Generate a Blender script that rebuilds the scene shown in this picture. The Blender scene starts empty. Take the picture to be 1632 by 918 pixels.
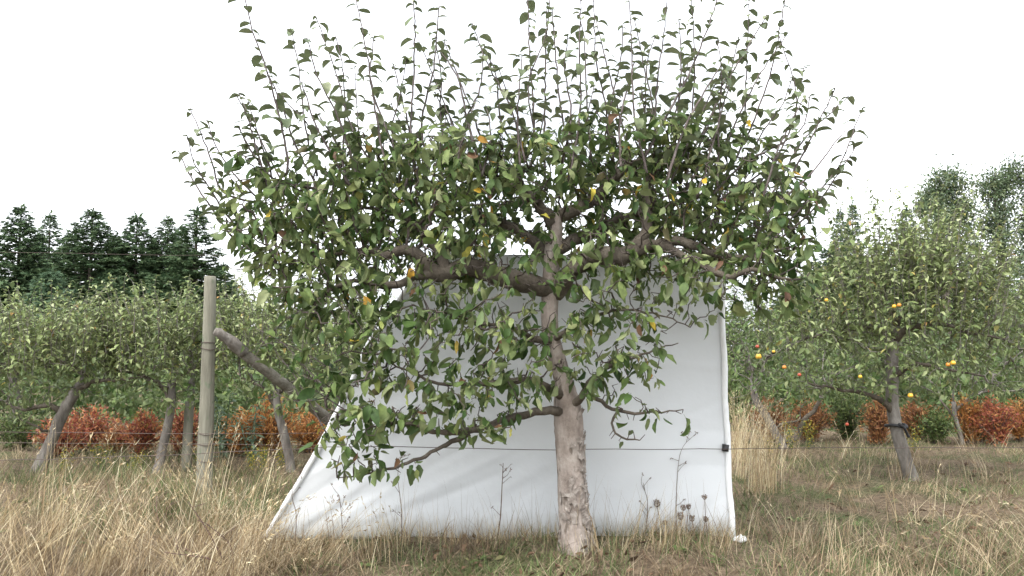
import bpy, math, random
import numpy as np
from mathutils import Vector, Matrix

SC = bpy.context.scene
COL = SC.collection
R = math.radians

# ------------------------------------------------------------------ camera
CAM_H = 1.2
FPX = 1280.0                       # focal length in photograph pixels (1632 wide)
PITCH = math.atan(91.0 / FPX)      # horizon lies at row 550
cam_d = bpy.data.cameras.new('camera')
cam_d.sensor_width = 36.0
cam_d.lens = 36.0 * FPX / 1632.0
cam_d.clip_start = 0.05
cam_d.clip_end = 2000
cam = bpy.data.objects.new('camera', cam_d)
COL.objects.link(cam)
cam.location = (0, 0, CAM_H)
cam.rotation_euler = (math.pi / 2 + PITCH, 0, 0)
SC.camera = cam

# ------------------------------------------------------------------ world, sun, exposure
SUN_DIR = Vector((-0.35, -0.55, 1.0)).normalized()     # towards the sun
world = bpy.data.worlds.new('World')
SC.world = world
world.use_nodes = True
wn, wl = world.node_tree.nodes, world.node_tree.links
wn.clear()
w_out = wn.new('ShaderNodeOutputWorld')
w_bg = wn.new('ShaderNodeBackground')
w_sky = wn.new('ShaderNodeTexSky')
w_sky.sky_type = 'NISHITA'
w_sky.sun_disc = False
w_sky.sun_elevation = math.asin(SUN_DIR.z)
w_sky.sun_rotation = math.atan2(SUN_DIR.x, SUN_DIR.y)
w_sky.air_density = 1.0
w_sky.dust_density = 4.0
w_sky.ozone_density = 1.0
w_hs = wn.new('ShaderNodeHueSaturation')
w_hs.inputs['Saturation'].default_value = 0.16
wl.new(w_sky.outputs[0], w_hs.inputs['Color'])
w_mul = wn.new('ShaderNodeMix'); w_mul.data_type = 'RGBA'; w_mul.blend_type = 'ADD'
w_mul.inputs[0].default_value = 1.0
wl.new(w_hs.outputs[0], w_mul.inputs[6])
w_mul.inputs[7].default_value = (3.6, 3.75, 3.95, 1)     # the even grey-white cloud deck
w_tc = wn.new('ShaderNodeTexCoord')
w_nz = wn.new('ShaderNodeTexNoise'); w_nz.inputs['Scale'].default_value = 2.6; w_nz.inputs['Detail'].default_value = 5; w_nz.inputs['Roughness'].default_value = 0.55
wl.new(w_tc.outputs['Generated'], w_nz.inputs['Vector'])
w_cr = wn.new('ShaderNodeValToRGB')
w_cr.color_ramp.elements[0].position = 0.36; w_cr.color_ramp.elements[0].color = (.50, .51, .53, 1)
w_cr.color_ramp.elements[1].position = 0.60; w_cr.color_ramp.elements[1].color = (1.06, 1.06, 1.06, 1)
wl.new(w_nz.outputs[0], w_cr.inputs[0])
w_cl = wn.new('ShaderNodeMix'); w_cl.data_type = 'RGBA'; w_cl.blend_type = 'MULTIPLY'; w_cl.inputs[0].default_value = 1.0
wl.new(w_mul.outputs[2], w_cl.inputs[6]); wl.new(w_cr.outputs[0], w_cl.inputs[7])
wl.new(w_cl.outputs[2], w_bg.inputs['Color'])
w_bg.inputs['Strength'].default_value = 0.15
wl.new(w_bg.outputs[0], w_out.inputs['Surface'])

sun_d = bpy.data.lights.new('sun', 'SUN')
sun_d.energy = 1.1
sun_d.angle = R(25)
sun_d.color = (1.0, 0.96, 0.9)
sun = bpy.data.objects.new('sun', sun_d)
COL.objects.link(sun)
sun.rotation_euler = (-SUN_DIR).to_track_quat('-Z', 'Y').to_euler()

SC.view_settings.view_transform = 'Standard'
SC.view_settings.look = 'None'
SC.view_settings.gamma = 1.0
SC.view_settings.use_curve_mapping = False
SC.view_settings.exposure = 1.25

SC.cycles.max_bounces = 6
SC.cycles.diffuse_bounces = 3
SC.cycles.transparent_max_bounces = 4

rng = np.random.default_rng(7)
rnd = random.Random(11)

# ------------------------------------------------------------------ geometry helpers
CP, SP_ = math.cos(PITCH), math.sin(PITCH)

def at(px, py, d):
    """the point at world depth d seen at photograph pixel (px, py)"""
    x = (px - 816.0) / FPX
    z = (459.0 - py) / FPX
    dy = CP - z * SP_
    dz = SP_ + z * CP
    t = d / dy
    return np.array((x * t, d, CAM_H + dz * t))

def ground(px, py):
    """the point of the flat ground seen at a pixel"""
    z = (459.0 - py) / FPX
    dz = SP_ + z * CP
    t = -CAM_H / dz
    return np.array(((px - 816.0) / FPX * t, (CP - z * SP_) * t, 0.0))

def gz(x, y):
    """height of the uneven ground"""
    x = np.asarray(x, float); y = np.asarray(y, float)
    near = np.clip((16.0 - y) / 6.0, 0, 1)
    h = 0.022 * np.sin(1.7 * x + 0.6) * np.sin(1.3 * y + 1.1) + 0.016 * np.sin(3.9 * x + 2.0 * y) + 0.010 * np.sin(7.1 * x - 5.3 * y + 1.0)
    bank = 0.05 * np.exp(-((x - 0.3) / 0.9) ** 2 - ((y - 4.55) / 0.35) ** 2)
    return h * near + bank

def norm(a):
    return a / np.maximum(np.linalg.norm(a, axis=-1, keepdims=True), 1e-9)

def mesh_np(name, V, F, mats, mi=None, smooth=True):
    """F: (M,4) int array, or a list of such arrays / (M,3) arrays; linked nowhere"""
    V = np.asarray(V, np.float32)
    Fs = F if isinstance(F, list) else [F]
    Fs = [np.asarray(f, np.int32) for f in Fs if len(f)]
    me = bpy.data.meshes.new(name)
    nl = sum(f.size for f in Fs); nf = sum(len(f) for f in Fs)
    me.vertices.add(len(V)); me.vertices.foreach_set('co', V.ravel())
    me.loops.add(nl); me.loops.foreach_set('vertex_index', np.concatenate([f.ravel() for f in Fs]))
    me.polygons.add(nf)
    tot = np.concatenate([np.full(len(f), f.shape[1], np.int32) for f in Fs])
    start = np.concatenate(([0], np.cumsum(tot)[:-1])).astype(np.int32)
    me.polygons.foreach_set('loop_start', start)
    me.polygons.foreach_set('use_smooth', np.full(nf, smooth))
    for m in (mats if isinstance(mats, (list, tuple)) else [mats]):
        me.materials.append(m)
    if mi is not None:
        me.polygons.foreach_set('material_index', np.asarray(mi, np.int32))
    me.update(calc_edges=True)
    me.validate()
    return me

class MB:
    """collects quads and triangles, builds ONE mesh object"""
    def __init__(s):
        s.V = []; s.Q = []; s.T = []; s.qm = []; s.tm = []; s.n = 0
    def add(s, V, Q=None, T=None, m=0):
        V = np.asarray(V, float).reshape(-1, 3)
        if Q is not None and len(Q):
            Q = np.asarray(Q, int); s.Q.append(Q + s.n); s.qm.append(np.full(len(Q), m))
        if T is not None and len(T):
            T = np.asarray(T, int); s.T.append(T + s.n); s.tm.append(np.full(len(T), m))
        s.V.append(V); s.n += len(V)
    def mesh(s, name, mats, origin=(0, 0, 0), smooth=True):
        V = np.concatenate(s.V) - np.asarray(origin, float)
        F = []; mi = []
        if s.Q: F.append(np.concatenate(s.Q)); mi.append(np.concatenate(s.qm))
        if s.T: F.append(np.concatenate(s.T)); mi.append(np.concatenate(s.tm))
        return mesh_np(name, V, F, mats, np.concatenate(mi), smooth)
    def build(s, name, mats, parent=None, smooth=True, loc=(0, 0, 0)):
        """vertices are world coordinates; the object sits at loc (or at its parent)"""
        org = np.array(parent_origin(parent)) if parent is not None else np.asarray(loc, float)
        o = bpy.data.objects.new(name, s.mesh(name, mats, org, smooth))
        COL.objects.link(o)
        if parent is not None: o.parent = parent
        else: o.location = loc
        return o

def parent_origin(p):
    v = Vector((0, 0, 0))
    while p is not None:
        v = v + p.location; p = p.parent
    return v

def empty(name, loc, label=None, cat=None, group=None):
    o = bpy.data.objects.new(name, None)
    o.empty_display_size = 0.1
    COL.objects.link(o); o.location = tuple(loc)
    tag(o, label, cat, group)
    return o

def tag(o, label=None, cat=None, group=None, kind=None):
    if label: o['label'] = label
    if cat: o['category'] = cat
    if group: o['group'] = group
    if kind: o['kind'] = kind
    return o

def copy_thing(root, loc, rz=0.0, sc=(1, 1, 1), label=None, group=None):
    r = root.copy(); COL.objects.link(r)
    r.location = tuple(loc); r.rotation_euler = (0, 0, rz); r.scale = sc
    if label: r['label'] = label
    if group: r['group'] = group
    for ch in list(root.children):
        c = ch.copy(); COL.objects.link(c); c.parent = r
        for g in ch.children:
            d = g.copy(); COL.objects.link(d); d.parent = c
    return r

def resample(pts, step):
    """smooth Catmull-Rom through pts, about one point per step; columns beyond 3 are carried along"""
    P = np.asarray(pts, float)
    if len(P) < 3:
        n = max(2, int(np.linalg.norm(P[1, :3] - P[0, :3]) / step) + 1)
        t = np.linspace(0, 1, n)[:, None]
        return P[0] * (1 - t) + P[1] * t
    out = []
    Q = np.vstack((2 * P[0] - P[1], P, 2 * P[-1] - P[-2]))
    for i in range(1, len(Q) - 2):
        n = max(2, int(np.linalg.norm(Q[i + 1, :3] - Q[i, :3]) / step))
        for k in range(n):
            t = k / n
            a, b, c, d = Q[i - 1], Q[i], Q[i + 1], Q[i + 2]
            out.append(0.5 * (2 * b + (c - a) * t + (2 * a - 5 * b + 4 * c - d) * t * t + (3 * b - a - 3 * c + d) * t ** 3))
    out.append(P[-1])
    return np.array(out)

def tube(mb, pts, rad, sides=6, m=0, wob=0.0, cap=True, prng=None):
    P = np.asarray(pts, float); n = len(P)
    rad = np.broadcast_to(np.asarray(rad, float), (n,))
    T = np.gradient(P, axis=0); T = norm(T)
    ref = np.array((1.0, 0.2, 0.1)) if abs(T[0, 2]) > 0.7 else np.array((0, 0, 1.0))
    u = np.cross(T[0], ref); u /= np.linalg.norm(u)
    ang = np.arange(sides) / sides * 2 * math.pi
    ca, sa = np.cos(ang), np.sin(ang)
    V = np.empty((n, sides, 3))
    for i in range(n):
        u = u - T[i] * np.dot(u, T[i]); u /= max(np.linalg.norm(u), 1e-9)
        v = np.cross(T[i], u)
        r = np.full(sides, rad[i])
        if wob: r = r * (1 + (prng or rng).normal(0, wob, sides))
        V[i] = P[i] + (u * ca[:, None] + v * sa[:, None]) * r[:, None]
    idx = np.arange(n * sides).reshape(n, sides)
    a = idx[:-1]; b = idx[1:]
    Q = np.stack((a, np.roll(a, -1, 1), np.roll(b, -1, 1), b), -1).reshape(-1, 4)
    VV = V.reshape(-1, 3); Tr = []
    if cap:
        VV = np.vstack((VV, P[0], P[-1]))
        c0, c1 = n * sides, n * sides + 1
        for k in range(sides):
            Tr.append((c0, (k + 1) % sides, k))
            Tr.append((c1, idx[-1, k], idx[-1, (k + 1) % sides]))
    mb.add(VV, Q, Tr, m)

# leaf outline: rows (u along the leaf, half width); the first rows are the stalk
LEAF_HI = np.array(((0, .012), (.17, .014), (.24, .13), (.38, .235), (.56, .25), (.74, .20), (.90, .095), (1, .008)))
LEAF_MID = np.array(((0, .015), (.15, .05), (.45, .24), (.75, .17), (1, .015)))
LEAF_LO = np.array(((0, .03), (.45, .22), (1, .03)))
SPRAY = np.array(((0, .05), (.3, .16), (.7, .12), (1, .02)))

def leaves(mb, P, D, N, L, curl, fold, rows=LEAF_HI, wid=1.0, twist=None, m=0, wave=0.0):
    """a batch of leaves: base P, heading D, upper side N, length L; arched by curl, folded along the midrib by fold"""
    P = np.asarray(P, float); n = len(P)
    if n == 0: return
    D = norm(np.asarray(D, float)); N = np.asarray(N, float)
    N = norm(N - D * (N * D).sum(1, keepdims=True))
    S = np.cross(D, N)
    wv = rng.normal(0, 1, (n, len(rows), 2)) * wave
    L = np.broadcast_to(L, (n,)); curl = np.broadcast_to(curl, (n,)) + 1e-4
    fold = np.broadcast_to(fold, (n,)); wid = np.broadcast_to(wid, (n,))
    k = len(rows)
    V = np.empty((n, k, 3, 3))
    for i, (u, w) in enumerate(rows):
        th = curl * u
        mid = P + D * (L * np.sin(th) / curl)[:, None] - N * (L * (1 - np.cos(th)) / curl)[:, None]
        ln = D * np.sin(th)[:, None] + N * np.cos(th)[:, None]
        Si = S
        if twist is not None:
            a = (twist * u)[:, None]
            Si = S * np.cos(a) + ln * np.sin(a); ln = ln * np.cos(a) - S * np.sin(a)
        ww = (L * w * wid)[:, None]
        off = ln * (np.sin(fold)[:, None] * ww); side = Si * (np.cos(fold)[:, None] * ww)
        V[:, i, 0] = mid - side * (1 + wv[:, i, :1] * .5) + off + ln * ww * wv[:, i, :1]; V[:, i, 1] = mid; V[:, i, 2] = mid + side * (1 + wv[:, i, 1:] * .5) + off + ln * ww * wv[:, i, 1:]
    base = (np.arange(n) * k * 3)[:, None]
    q = []
    for i in range(k - 1):
        for j in range(2):
            a = i * 3 + j
            q.append((a, a + 1, a + 4, a + 3))
    q = np.array(q)
    Q = (base[:, :, None] + q[None]).reshape(-1, 4)
    mb.add(V.reshape(-1, 3), Q, None, m)

def blades(mb, P, az, L, lean, bend, w, segs=3, m=0, twist_view=0.35):
    """grass blades: start P, heading azimuth az, leaning by lean and bending over by bend (radians)"""
    P = np.asarray(P, float); n = len(P)
    if n == 0: return
    L = np.broadcast_to(L, (n,)); lean = np.broadcast_to(lean, (n,)); bend = np.broadcast_to(bend, (n,)); w = np.broadcast_to(w, (n,))
    H = np.stack((np.cos(az), np.sin(az), np.zeros(n)), 1)
    sa = az + math.pi / 2 + rng.normal(0, 0.9, n)
    S = np.stack((np.cos(sa), np.sin(sa), np.zeros(n)), 1)
    V = np.empty((n, segs + 1, 2, 3))
    p = P.copy()
    for i in range(segs + 1):
        t = i / segs
        ww = (w * (1 - t ** 1.6 * 0.86) * 0.5)[:, None]
        V[:, i, 0] = p - S * ww; V[:, i, 1] = p + S * ww
        th = lean + bend * (t + 0.5 / segs)
        p = p + (H * np.sin(th)[:, None] + np.array((0, 0, 1.0)) * np.cos(th)[:, None]) * (L / segs)[:, None]
        g = gz(p[:, 0], p[:, 1]) + 0.006
        p[:, 2] = np.maximum(p[:, 2], g)
    base = (np.arange(n) * (segs + 1) * 2)[:, None]
    q = np.array([(2 * i, 2 * i + 1, 2 * i + 3, 2 * i + 2) for i in range(segs)])
    mb.add(V.reshape(-1, 3), (base[:, :, None] + q[None]).reshape(-1, 4), None, m)
    return V[:, -1].mean(1), norm(V[:, -1].mean(1) - V[:, -2].mean(1))

# ------------------------------------------------------------------ materials
def new_mat(name):
    m = bpy.data.materials.new(name); m.use_nodes = True
    nt = m.node_tree; nt.nodes.clear()
    out = nt.nodes.new('ShaderNodeOutputMaterial')
    return m, nt.nodes, nt.links, out

def ramp(nodes, stops, interp='LINEAR'):
    r = nodes.new('ShaderNodeValToRGB'); cr = r.color_ramp; cr.interpolation = interp
    while len(cr.elements) < len(stops): cr.elements.new(0.5)
    for e, (p, c) in zip(cr.elements, stops):
        e.position = p; e.color = (*c, 1)
    return r

def leaf_mat(name, stops, under=None, rough=0.5, trans=0.28, spec=0.35, interp='LINEAR', vein=True, stand=None):
    """colour differs from leaf to leaf; the underside is paler; some light comes through"""
    m, n, l, out = new_mat(name)
    geo = n.new('ShaderNodeNewGeometry')
    r = ramp(n, stops, interp); l.new(geo.outputs['Random Per Island'], r.inputs[0])
    col = r.outputs[0]
    if vein:
        tc = n.new('ShaderNodeTexCoord')
        nz = n.new('ShaderNodeTexNoise'); nz.inputs['Scale'].default_value = 38; nz.inputs['Detail'].default_value = 3
        l.new(tc.outputs['Object'], nz.inputs['Vector'])
        rr = ramp(n, ((0.3, (0.72, 0.72, 0.72)), (0.7, (1.25, 1.22, 1.15)))); l.new(nz.outputs[0], rr.inputs[0])
        mx = n.new('ShaderNodeMix'); mx.data_type = 'RGBA'; mx.blend_type = 'MULTIPLY'; mx.inputs[0].default_value = 1
        l.new(col, mx.inputs[6]); l.new(rr.outputs[0], mx.inputs[7]); col = mx.outputs[2]
    if stand:
        tc = n.new('ShaderNodeTexCoord')
        nz = n.new('ShaderNodeTexNoise'); nz.inputs['Scale'].default_value = 1.9; nz.inputs['Detail'].default_value = 5; nz.inputs['Roughness'].default_value = .65
        l.new(tc.outputs['Object'], nz.inputs['Vector'])
        rr = ramp(n, ((0.34, stand[0]), (0.5, (.92, .92, .92)), (0.64, stand[1]))); l.new(nz.outputs[0], rr.inputs[0])
        mx = n.new('ShaderNodeMix'); mx.data_type = 'RGBA'; mx.blend_type = 'MULTIPLY'; mx.inputs[0].default_value = 1
        l.new(col, mx.inputs[6]); l.new(rr.outputs[0], mx.inputs[7]); col = mx.outputs[2]
    if under:
        mu = n.new('ShaderNodeMix'); mu.data_type = 'RGBA'; mu.inputs[7].default_value = (*under, 1)
        mt = n.new('ShaderNodeMath'); mt.operation = 'MULTIPLY'; mt.inputs[1].default_value = 0.42
        l.new(geo.outputs['Backfacing'], mt.inputs[0]); l.new(mt.outputs[0], mu.inputs[0])
        l.new(col, mu.inputs[6]); col = mu.outputs[2]
    p = n.new('ShaderNodeBsdfPrincipled')
    p.inputs['Roughness'].default_value = rough; p.inputs['Specular IOR Level'].default_value = spec
    l.new(col, p.inputs['Base Color'])
    t = n.new('ShaderNodeBsdfTranslucent'); l.new(col, t.inputs['Color'])
    ms = n.new('ShaderNodeMixShader'); ms.inputs[0].default_value = trans
    l.new(p.outputs[0], ms.inputs[1]); l.new(t.outputs[0], ms.inputs[2]); l.new(ms.outputs[0], out.inputs['Surface'])
    return m

def bark_mat(name, dark, mid, light, scale=9.0, stretch=0.35, bump=0.4, patches=None):
    m, n, l, out = new_mat(name)
    tc = n.new('ShaderNodeTexCoord'); mp = n.new('ShaderNodeMapping')
    mp.inputs['Scale'].default_value = (1, 1, stretch); l.new(tc.outputs['Object'], mp.inputs['Vector'])
    nz = n.new('ShaderNodeTexNoise'); nz.inputs['Scale'].default_value = scale; nz.inputs['Detail'].default_value = 8; nz.inputs['Roughness'].default_value = 0.65
    l.new(mp.outputs[0], nz.inputs['Vector'])
    r = ramp(n, ((0.28, dark), (0.5, mid), (0.72, light))); l.new(nz.outputs[0], r.inputs[0])
    col = r.outputs[0]
    n2 = n.new('ShaderNodeTexNoise'); n2.inputs['Scale'].default_value = scale * 7; n2.inputs['Detail'].default_value = 5
    l.new(mp.outputs[0], n2.inputs['Vector'])
    if patches:
        pn = n.new('ShaderNodeTexNoise'); pn.inputs['Scale'].default_value = scale * 1.3; pn.inputs['Detail'].default_value = 4
        mp2 = n.new('ShaderNodeMapping'); mp2.inputs['Location'].default_value = (3.1, 1.7, 0.4); mp2.inputs['Scale'].default_value = (1, 1, .5)
        l.new(tc.outputs['Object'], mp2.inputs['Vector']); l.new(mp2.outputs[0], pn.inputs['Vector'])
        pr = ramp(n, ((0.60, (0, 0, 0)), (0.66, (1, 1, 1)))); l.new(pn.outputs[0], pr.inputs[0])
        mx = n.new('ShaderNodeMix'); mx.data_type = 'RGBA'; mx.inputs[7].default_value = (*patches, 1)
        l.new(pr.outputs[0], mx.inputs[0]); l.new(col, mx.inputs[6]); col = mx.outputs[2]
    p = n.new('ShaderNodeBsdfPrincipled'); p.inputs['Roughness'].default_value = 0.85; p.inputs['Specular IOR Level'].default_value = 0.2
    l.new(col, p.inputs['Base Color'])
    b = n.new('ShaderNodeBump'); b.inputs['Strength'].default_value = bump; b.inputs['Distance'].default_value = 0.01
    ad = n.new('ShaderNodeMath'); ad.operation = 'ADD'; l.new(nz.outputs[0], ad.inputs[0]); l.new(n2.outputs[0], ad.inputs[1])
    l.new(ad.outputs[0], b.inputs['Height']); l.new(b.outputs[0], p.inputs['Normal'])
    l.new(p.outputs[0], out.inputs['Surface'])
    return m

def plain_mat(name, col, rough=0.6, var=0.15, scale=30, metal=0.0):
    m, n, l, out = new_mat(name)
    tc = n.new('ShaderNodeTexCoord'); nz = n.new('ShaderNodeTexNoise'); nz.inputs['Scale'].default_value = scale; nz.inputs['Detail'].default_value = 4
    l.new(tc.outputs['Object'], nz.inputs['Vector'])
    r = ramp(n, ((0.3, tuple(c * (1 - var) for c in col)), (0.7, tuple(min(1, c * (1 + var)) for c in col)))); l.new(nz.outputs[0], r.inputs[0])
    p = n.new('ShaderNodeBsdfPrincipled'); p.inputs['Roughness'].default_value = rough; p.inputs['Metallic'].default_value = metal
    l.new(r.outputs[0], p.inputs['Base Color']); l.new(p.outputs[0], out.inputs['Surface'])
    return m

def blade_mat(name, stops, trans=0.25, interp='LINEAR'):
    return leaf_mat(name, stops, None, 0.6, trans, 0.25, interp, vein=False, stand=((.50, .42, .36), (1.22, 1.20, 1.14)))

M = {}
M['leaf'] = leaf_mat('apple_leaf', (
    (0.0, (.030, .064, .017)), (0.25, (.060, .105, .028)), (0.5, (.102, .150, .044)), (0.72, (.162, .205, .074)), (0.90, (.250, .280, .145)),
    (0.972, (.20, .24, .06)), (0.979, (.55, .40, .04)), (0.985, (.50, .28, .05)), (0.988, (.085, .042, .026)), (1.0, (.15, .085, .045))),
    under=(.170, .215, .105), rough=.58, trans=.26, spec=.25)
M['shoot_leaf'] = leaf_mat('shoot_leaf', (
    (0.0, (.065, .092, .042)), (0.4, (.105, .140, .062)), (0.8, (.155, .185, .092)), (1.0, (.21, .23, .135))),
    under=(.20, .225, .14), rough=.42, trans=.22, spec=.5)
M['orchard_leaf'] = leaf_mat('orchard_leaf', (
    (0.0, (.10, .14, .042)), (0.4, (.19, .24, .085)), (0.75, (.29, .335, .145)), (0.95, (.38, .41, .24)), (0.985, (.35, .30, .07)), (1.0, (.30, .16, .06))),
    under=(.25, .29, .14), rough=.45, trans=.25, vein=False)
M['inner_leaf'] = leaf_mat('inner_orchard_leaf', ((0.0, (.080, .120, .040)), (0.5, (.165, .210, .080)), (.9, (.27, .31, .14)), (.97, (.26, .29, .13)), (1.0, (.34, .28, .06))), under=(.19, .23, .11), rough=.5, trans=.25, vein=False)
M['far_leaf'] = leaf_mat('far_orchard_leaf', (
    (0.0, (.045, .085, .022)), (0.5, (.095, .150, .042)), (1.0, (.18, .23, .075))), under=(.15, .17, .10), rough=.5, trans=.25, vein=False)
M['needle'] = leaf_mat('conifer_needle', ((0, (.032, .064, .030)), (.5, (.066, .112, .050)), (1, (.125, .172, .080))), None, .6, .12, .2, vein=False)
M['needle_pale'] = leaf_mat('young_conifer_needle', ((0, (.06, .11, .062)), (.5, (.095, .155, .085)), (1, (.14, .20, .115))), None, .6, .15, .2, vein=False)
M['broad'] = leaf_mat('broadleaf', ((0, (.060, .100, .048)), (.5, (.105, .155, .078)), (.9, (.17, .21, .11)), (1, (.28, .28, .09))), (.15, .18, .12), .5, .25, .3, vein=False)
M['bark'] = bark_mat('apple_bark', (.15, .118, .098), (.305, .258, .224), (.45, .40, .355), 13, .55, .8, patches=(.165, .135, .110))
M['limb_bark'] = bark_mat('limb_bark', (.045, .037, .028), (.098, .082, .064), (.175, .153, .122), 16, .8, .5)
M['twig'] = bark_mat('twig_bark', (.045, .036, .032), (.085, .068, .060), (.15, .125, .11), 30, 1, .2)
M['shoot_bark'] = bark_mat('shoot_bark', (.075, .058, .054), (.12, .098, .092), (.21, .185, .18), 30, 1, .1)
M['old_bark'] = bark_mat('old_bark', (.075, .065, .055), (.165, .148, .130), (.29, .27, .245), 14, .35, .6)
M['conifer_bark'] = bark_mat('conifer_bark', (.035, .028, .022), (.075, .062, .05), (.13, .11, .095), 5, .3, .4)
M['flake'] = bark_mat('bark_flake', (.13, .105, .088), (.27, .235, .205), (.46, .42, .38), 26, 1, .4)
M['post'] = bark_mat('weathered_post', (.10, .094, .072), (.19, .182, .142), (.28, .27, .22), 13, .10, .6, patches=(.135, .155, .105))
M['log'] = bark_mat('grey_log', (.070, .062, .048), (.155, .142, .115), (.25, .235, .20), 14, 1, .8)
M['wire'] = plain_mat('rusty_wire', (.10, .075, .065), .55, .3, 60, .5)
M['tape'] = plain_mat('black_tape', (.012, .012, .012), .45, .2, 40)
M['straw'] = blade_mat('dry_straw', ((0, (.12, .085, .052)), (.35, (.24, .175, .105)), (.7, (.38, .30, .19)), (1, (.54, .46, .32))))
M['stem'] = blade_mat('dry_stem', ((0, (.23, .165, .09)), (.35, (.39, .30, .175)), (.7, (.55, .46, .29)), (1, (.70, .63, .46))))
M['thatch'] = blade_mat('brown_thatch', ((0, (.095, .068, .044)), (.4, (.185, .138, .092)), (.8, (.30, .238, .158)), (1, (.44, .37, .26))))
M['grass'] = blade_mat('green_blade', ((0, (.055, .090, .030)), (.5, (.105, .155, .052)), (.8, (.18, .22, .09)), (1, (.30, .31, .16))), .3)
M['litter'] = leaf_mat('dead_leaf', ((0, (.045, .028, .018)), (.5, (.095, .058, .036)), (.85, (.17, .105, .065)), (1, (.27, .19, .13))), None, .7, .1, .2, vein=False)
M['weed'] = plain_mat('dry_weed', (.15, .105, .075), .8, .35, 60)
M['bramble'] = plain_mat('bramble_stem', (.105, .060, .048), .7, .35, 60)
M['black_tie'] = plain_mat('black_rubber', (.018, .018, .02), .6, .2, 40)

# ------------------------------------------------------------------ the setting: ground
def make_ground():
    xs = np.concatenate((-np.geomspace(400, 10, 14), np.linspace(-9.5, 9.5, 150), np.geomspace(10, 400, 14)))
    ys = np.concatenate((-np.geomspace(300, 1, 10), np.linspace(0, 16, 130), np.geomspace(17, 900, 18)))
    X, Y = np.meshgrid(xs, ys)
    Z = gz(X, Y)
    V = np.stack((X, Y, Z), -1).reshape(-1, 3)
    nx = len(xs); i = np.arange(len(ys) - 1)[:, None] * nx + np.arange(nx - 1)[None]
    Q = np.stack((i, i + 1, i + nx + 1, i + nx), -1).reshape(-1, 4)
    m, n, l, out = new_mat('orchard_soil')
    tc = n.new('ShaderNodeTexCoord')
    def noise(s, d=6, rgh=.6):
        a = n.new('ShaderNodeTexNoise'); a.inputs['Scale'].default_value = s; a.inputs['Detail'].default_value = d; a.inputs['Roughness'].default_value = rgh
        l.new(tc.outputs['Object'], a.inputs['Vector']); return a
    a = noise(22, 8, .7); b = noise(1.1, 4); c = noise(2.3, 3)
    r1 = ramp(n, ((.3, (.060, .044, .031)), (.5, (.135, .102, .070)), (.7, (.26, .205, .14)))); l.new(a.outputs[0], r1.inputs[0])
    r2 = ramp(n, ((.3, (.03, .042, .018)), (.5, (.065, .08, .033)), (.7, (.13, .13, .07)))); l.new(a.outputs[0], r2.inputs[0])
    rb = ramp(n, ((.48, (0, 0, 0)), (.62, (1, 1, 1)))); l.new(b.outputs[0], rb.inputs[0])
    mx = n.new('ShaderNodeMix'); mx.data_type = 'RGBA'
    l.new(rb.outputs[0], mx.inputs[0]); l.new(r1.outputs[0], mx.inputs[6]); l.new(r2.outputs[0], mx.inputs[7])
    p = n.new('ShaderNodeBsdfPrincipled'); p.inputs['Roughness'].default_value = .95; p.inputs['Specular IOR Level'].default_value = .1
    l.new(mx.outputs[2], p.inputs['Base Color'])
    bp = n.new('ShaderNodeBump'); bp.inputs['Strength'].default_value = .8; bp.inputs['Distance'].default_value = .03
    l.new(a.outputs[0], bp.inputs['Height']); l.new(bp.outputs[0], p.inputs['Normal']); l.new(p.outputs[0], out.inputs['Surface'])
    o = bpy.data.objects.new('ground', mesh_np('ground', V, Q, m)); COL.objects.link(o)
    tag(o, kind='structure')
make_ground()

# ------------------------------------------------------------------ branching (space colonisation)
def colonise(start, attract, step, reach, kill, iters, jit=0.25, lift=0.0, seed=1):
    """grows twigs from the start points towards the attractor points; returns nodes and parents (-1 for start points)"""
    r = np.random.default_rng(seed)
    nodes = [np.asarray(p, float) for p in start]; par = [-1] * len(nodes)
    A = np.asarray(attract, float)
    S = np.asarray(start, float)
    d2 = ((A[:, None] - S[None]) ** 2).sum(-1)
    near = d2.argmin(1); nd = np.sqrt(d2.min(1))
    tried = {}
    for it in range(iters):
        ok = nd < reach
        if not ok.any(): break
        ids = near[ok]; Aok = A[ok]
        NP = np.asarray(nodes)
        vec = norm(Aok - NP[ids])
        u, inv = np.unique(ids, return_inverse=True)
        acc = np.zeros((len(u), 3)); np.add.at(acc, inv, vec)
        acc = norm(norm(acc) + r.normal(0, jit, acc.shape) + np.array((0, 0, lift)))
        new = []; base = len(nodes)
        for k, i in enumerate(u):
            c = tried.get(i, 0)
            if c >= 3: continue
            tried[i] = c + 1
            nodes.append(NP[i] + acc[k] * step); par.append(int(i)); new.append(nodes[-1])
        if not new: break
        NN = np.asarray(new)
        d2 = ((A[:, None] - NN[None]) ** 2).sum(-1)
        j = d2.argmin(1); dd = np.sqrt(d2[np.arange(len(A)), j])
        b = dd < nd
        near[b] = base + j[b]; nd[b] = dd[b]
        keep = nd > kill
        # attractors whose node is used up are dropped
        keep &= np.array([tried.get(int(x), 0) < 3 for x in near])
        A = A[keep]; near = near[keep]; nd = nd[keep]
        if len(A) == 0: break
    return np.asarray(nodes), np.asarray(par)

def twig_radii(par, tip=0.0022, expo=2.2, cap=0.02):
    n = len(par); kids = [[] for _ in range(n)]
    for i, p in enumerate(par):
        if p >= 0: kids[p].append(i)
    acc = np.zeros(n)
    for i in range(n - 1, -1, -1):
        if not kids[i]: acc[i] = tip ** expo
        if par[i] >= 0: acc[par[i]] += acc[i] * 1.03
    return np.minimum(acc ** (1 / expo), cap), kids

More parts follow.
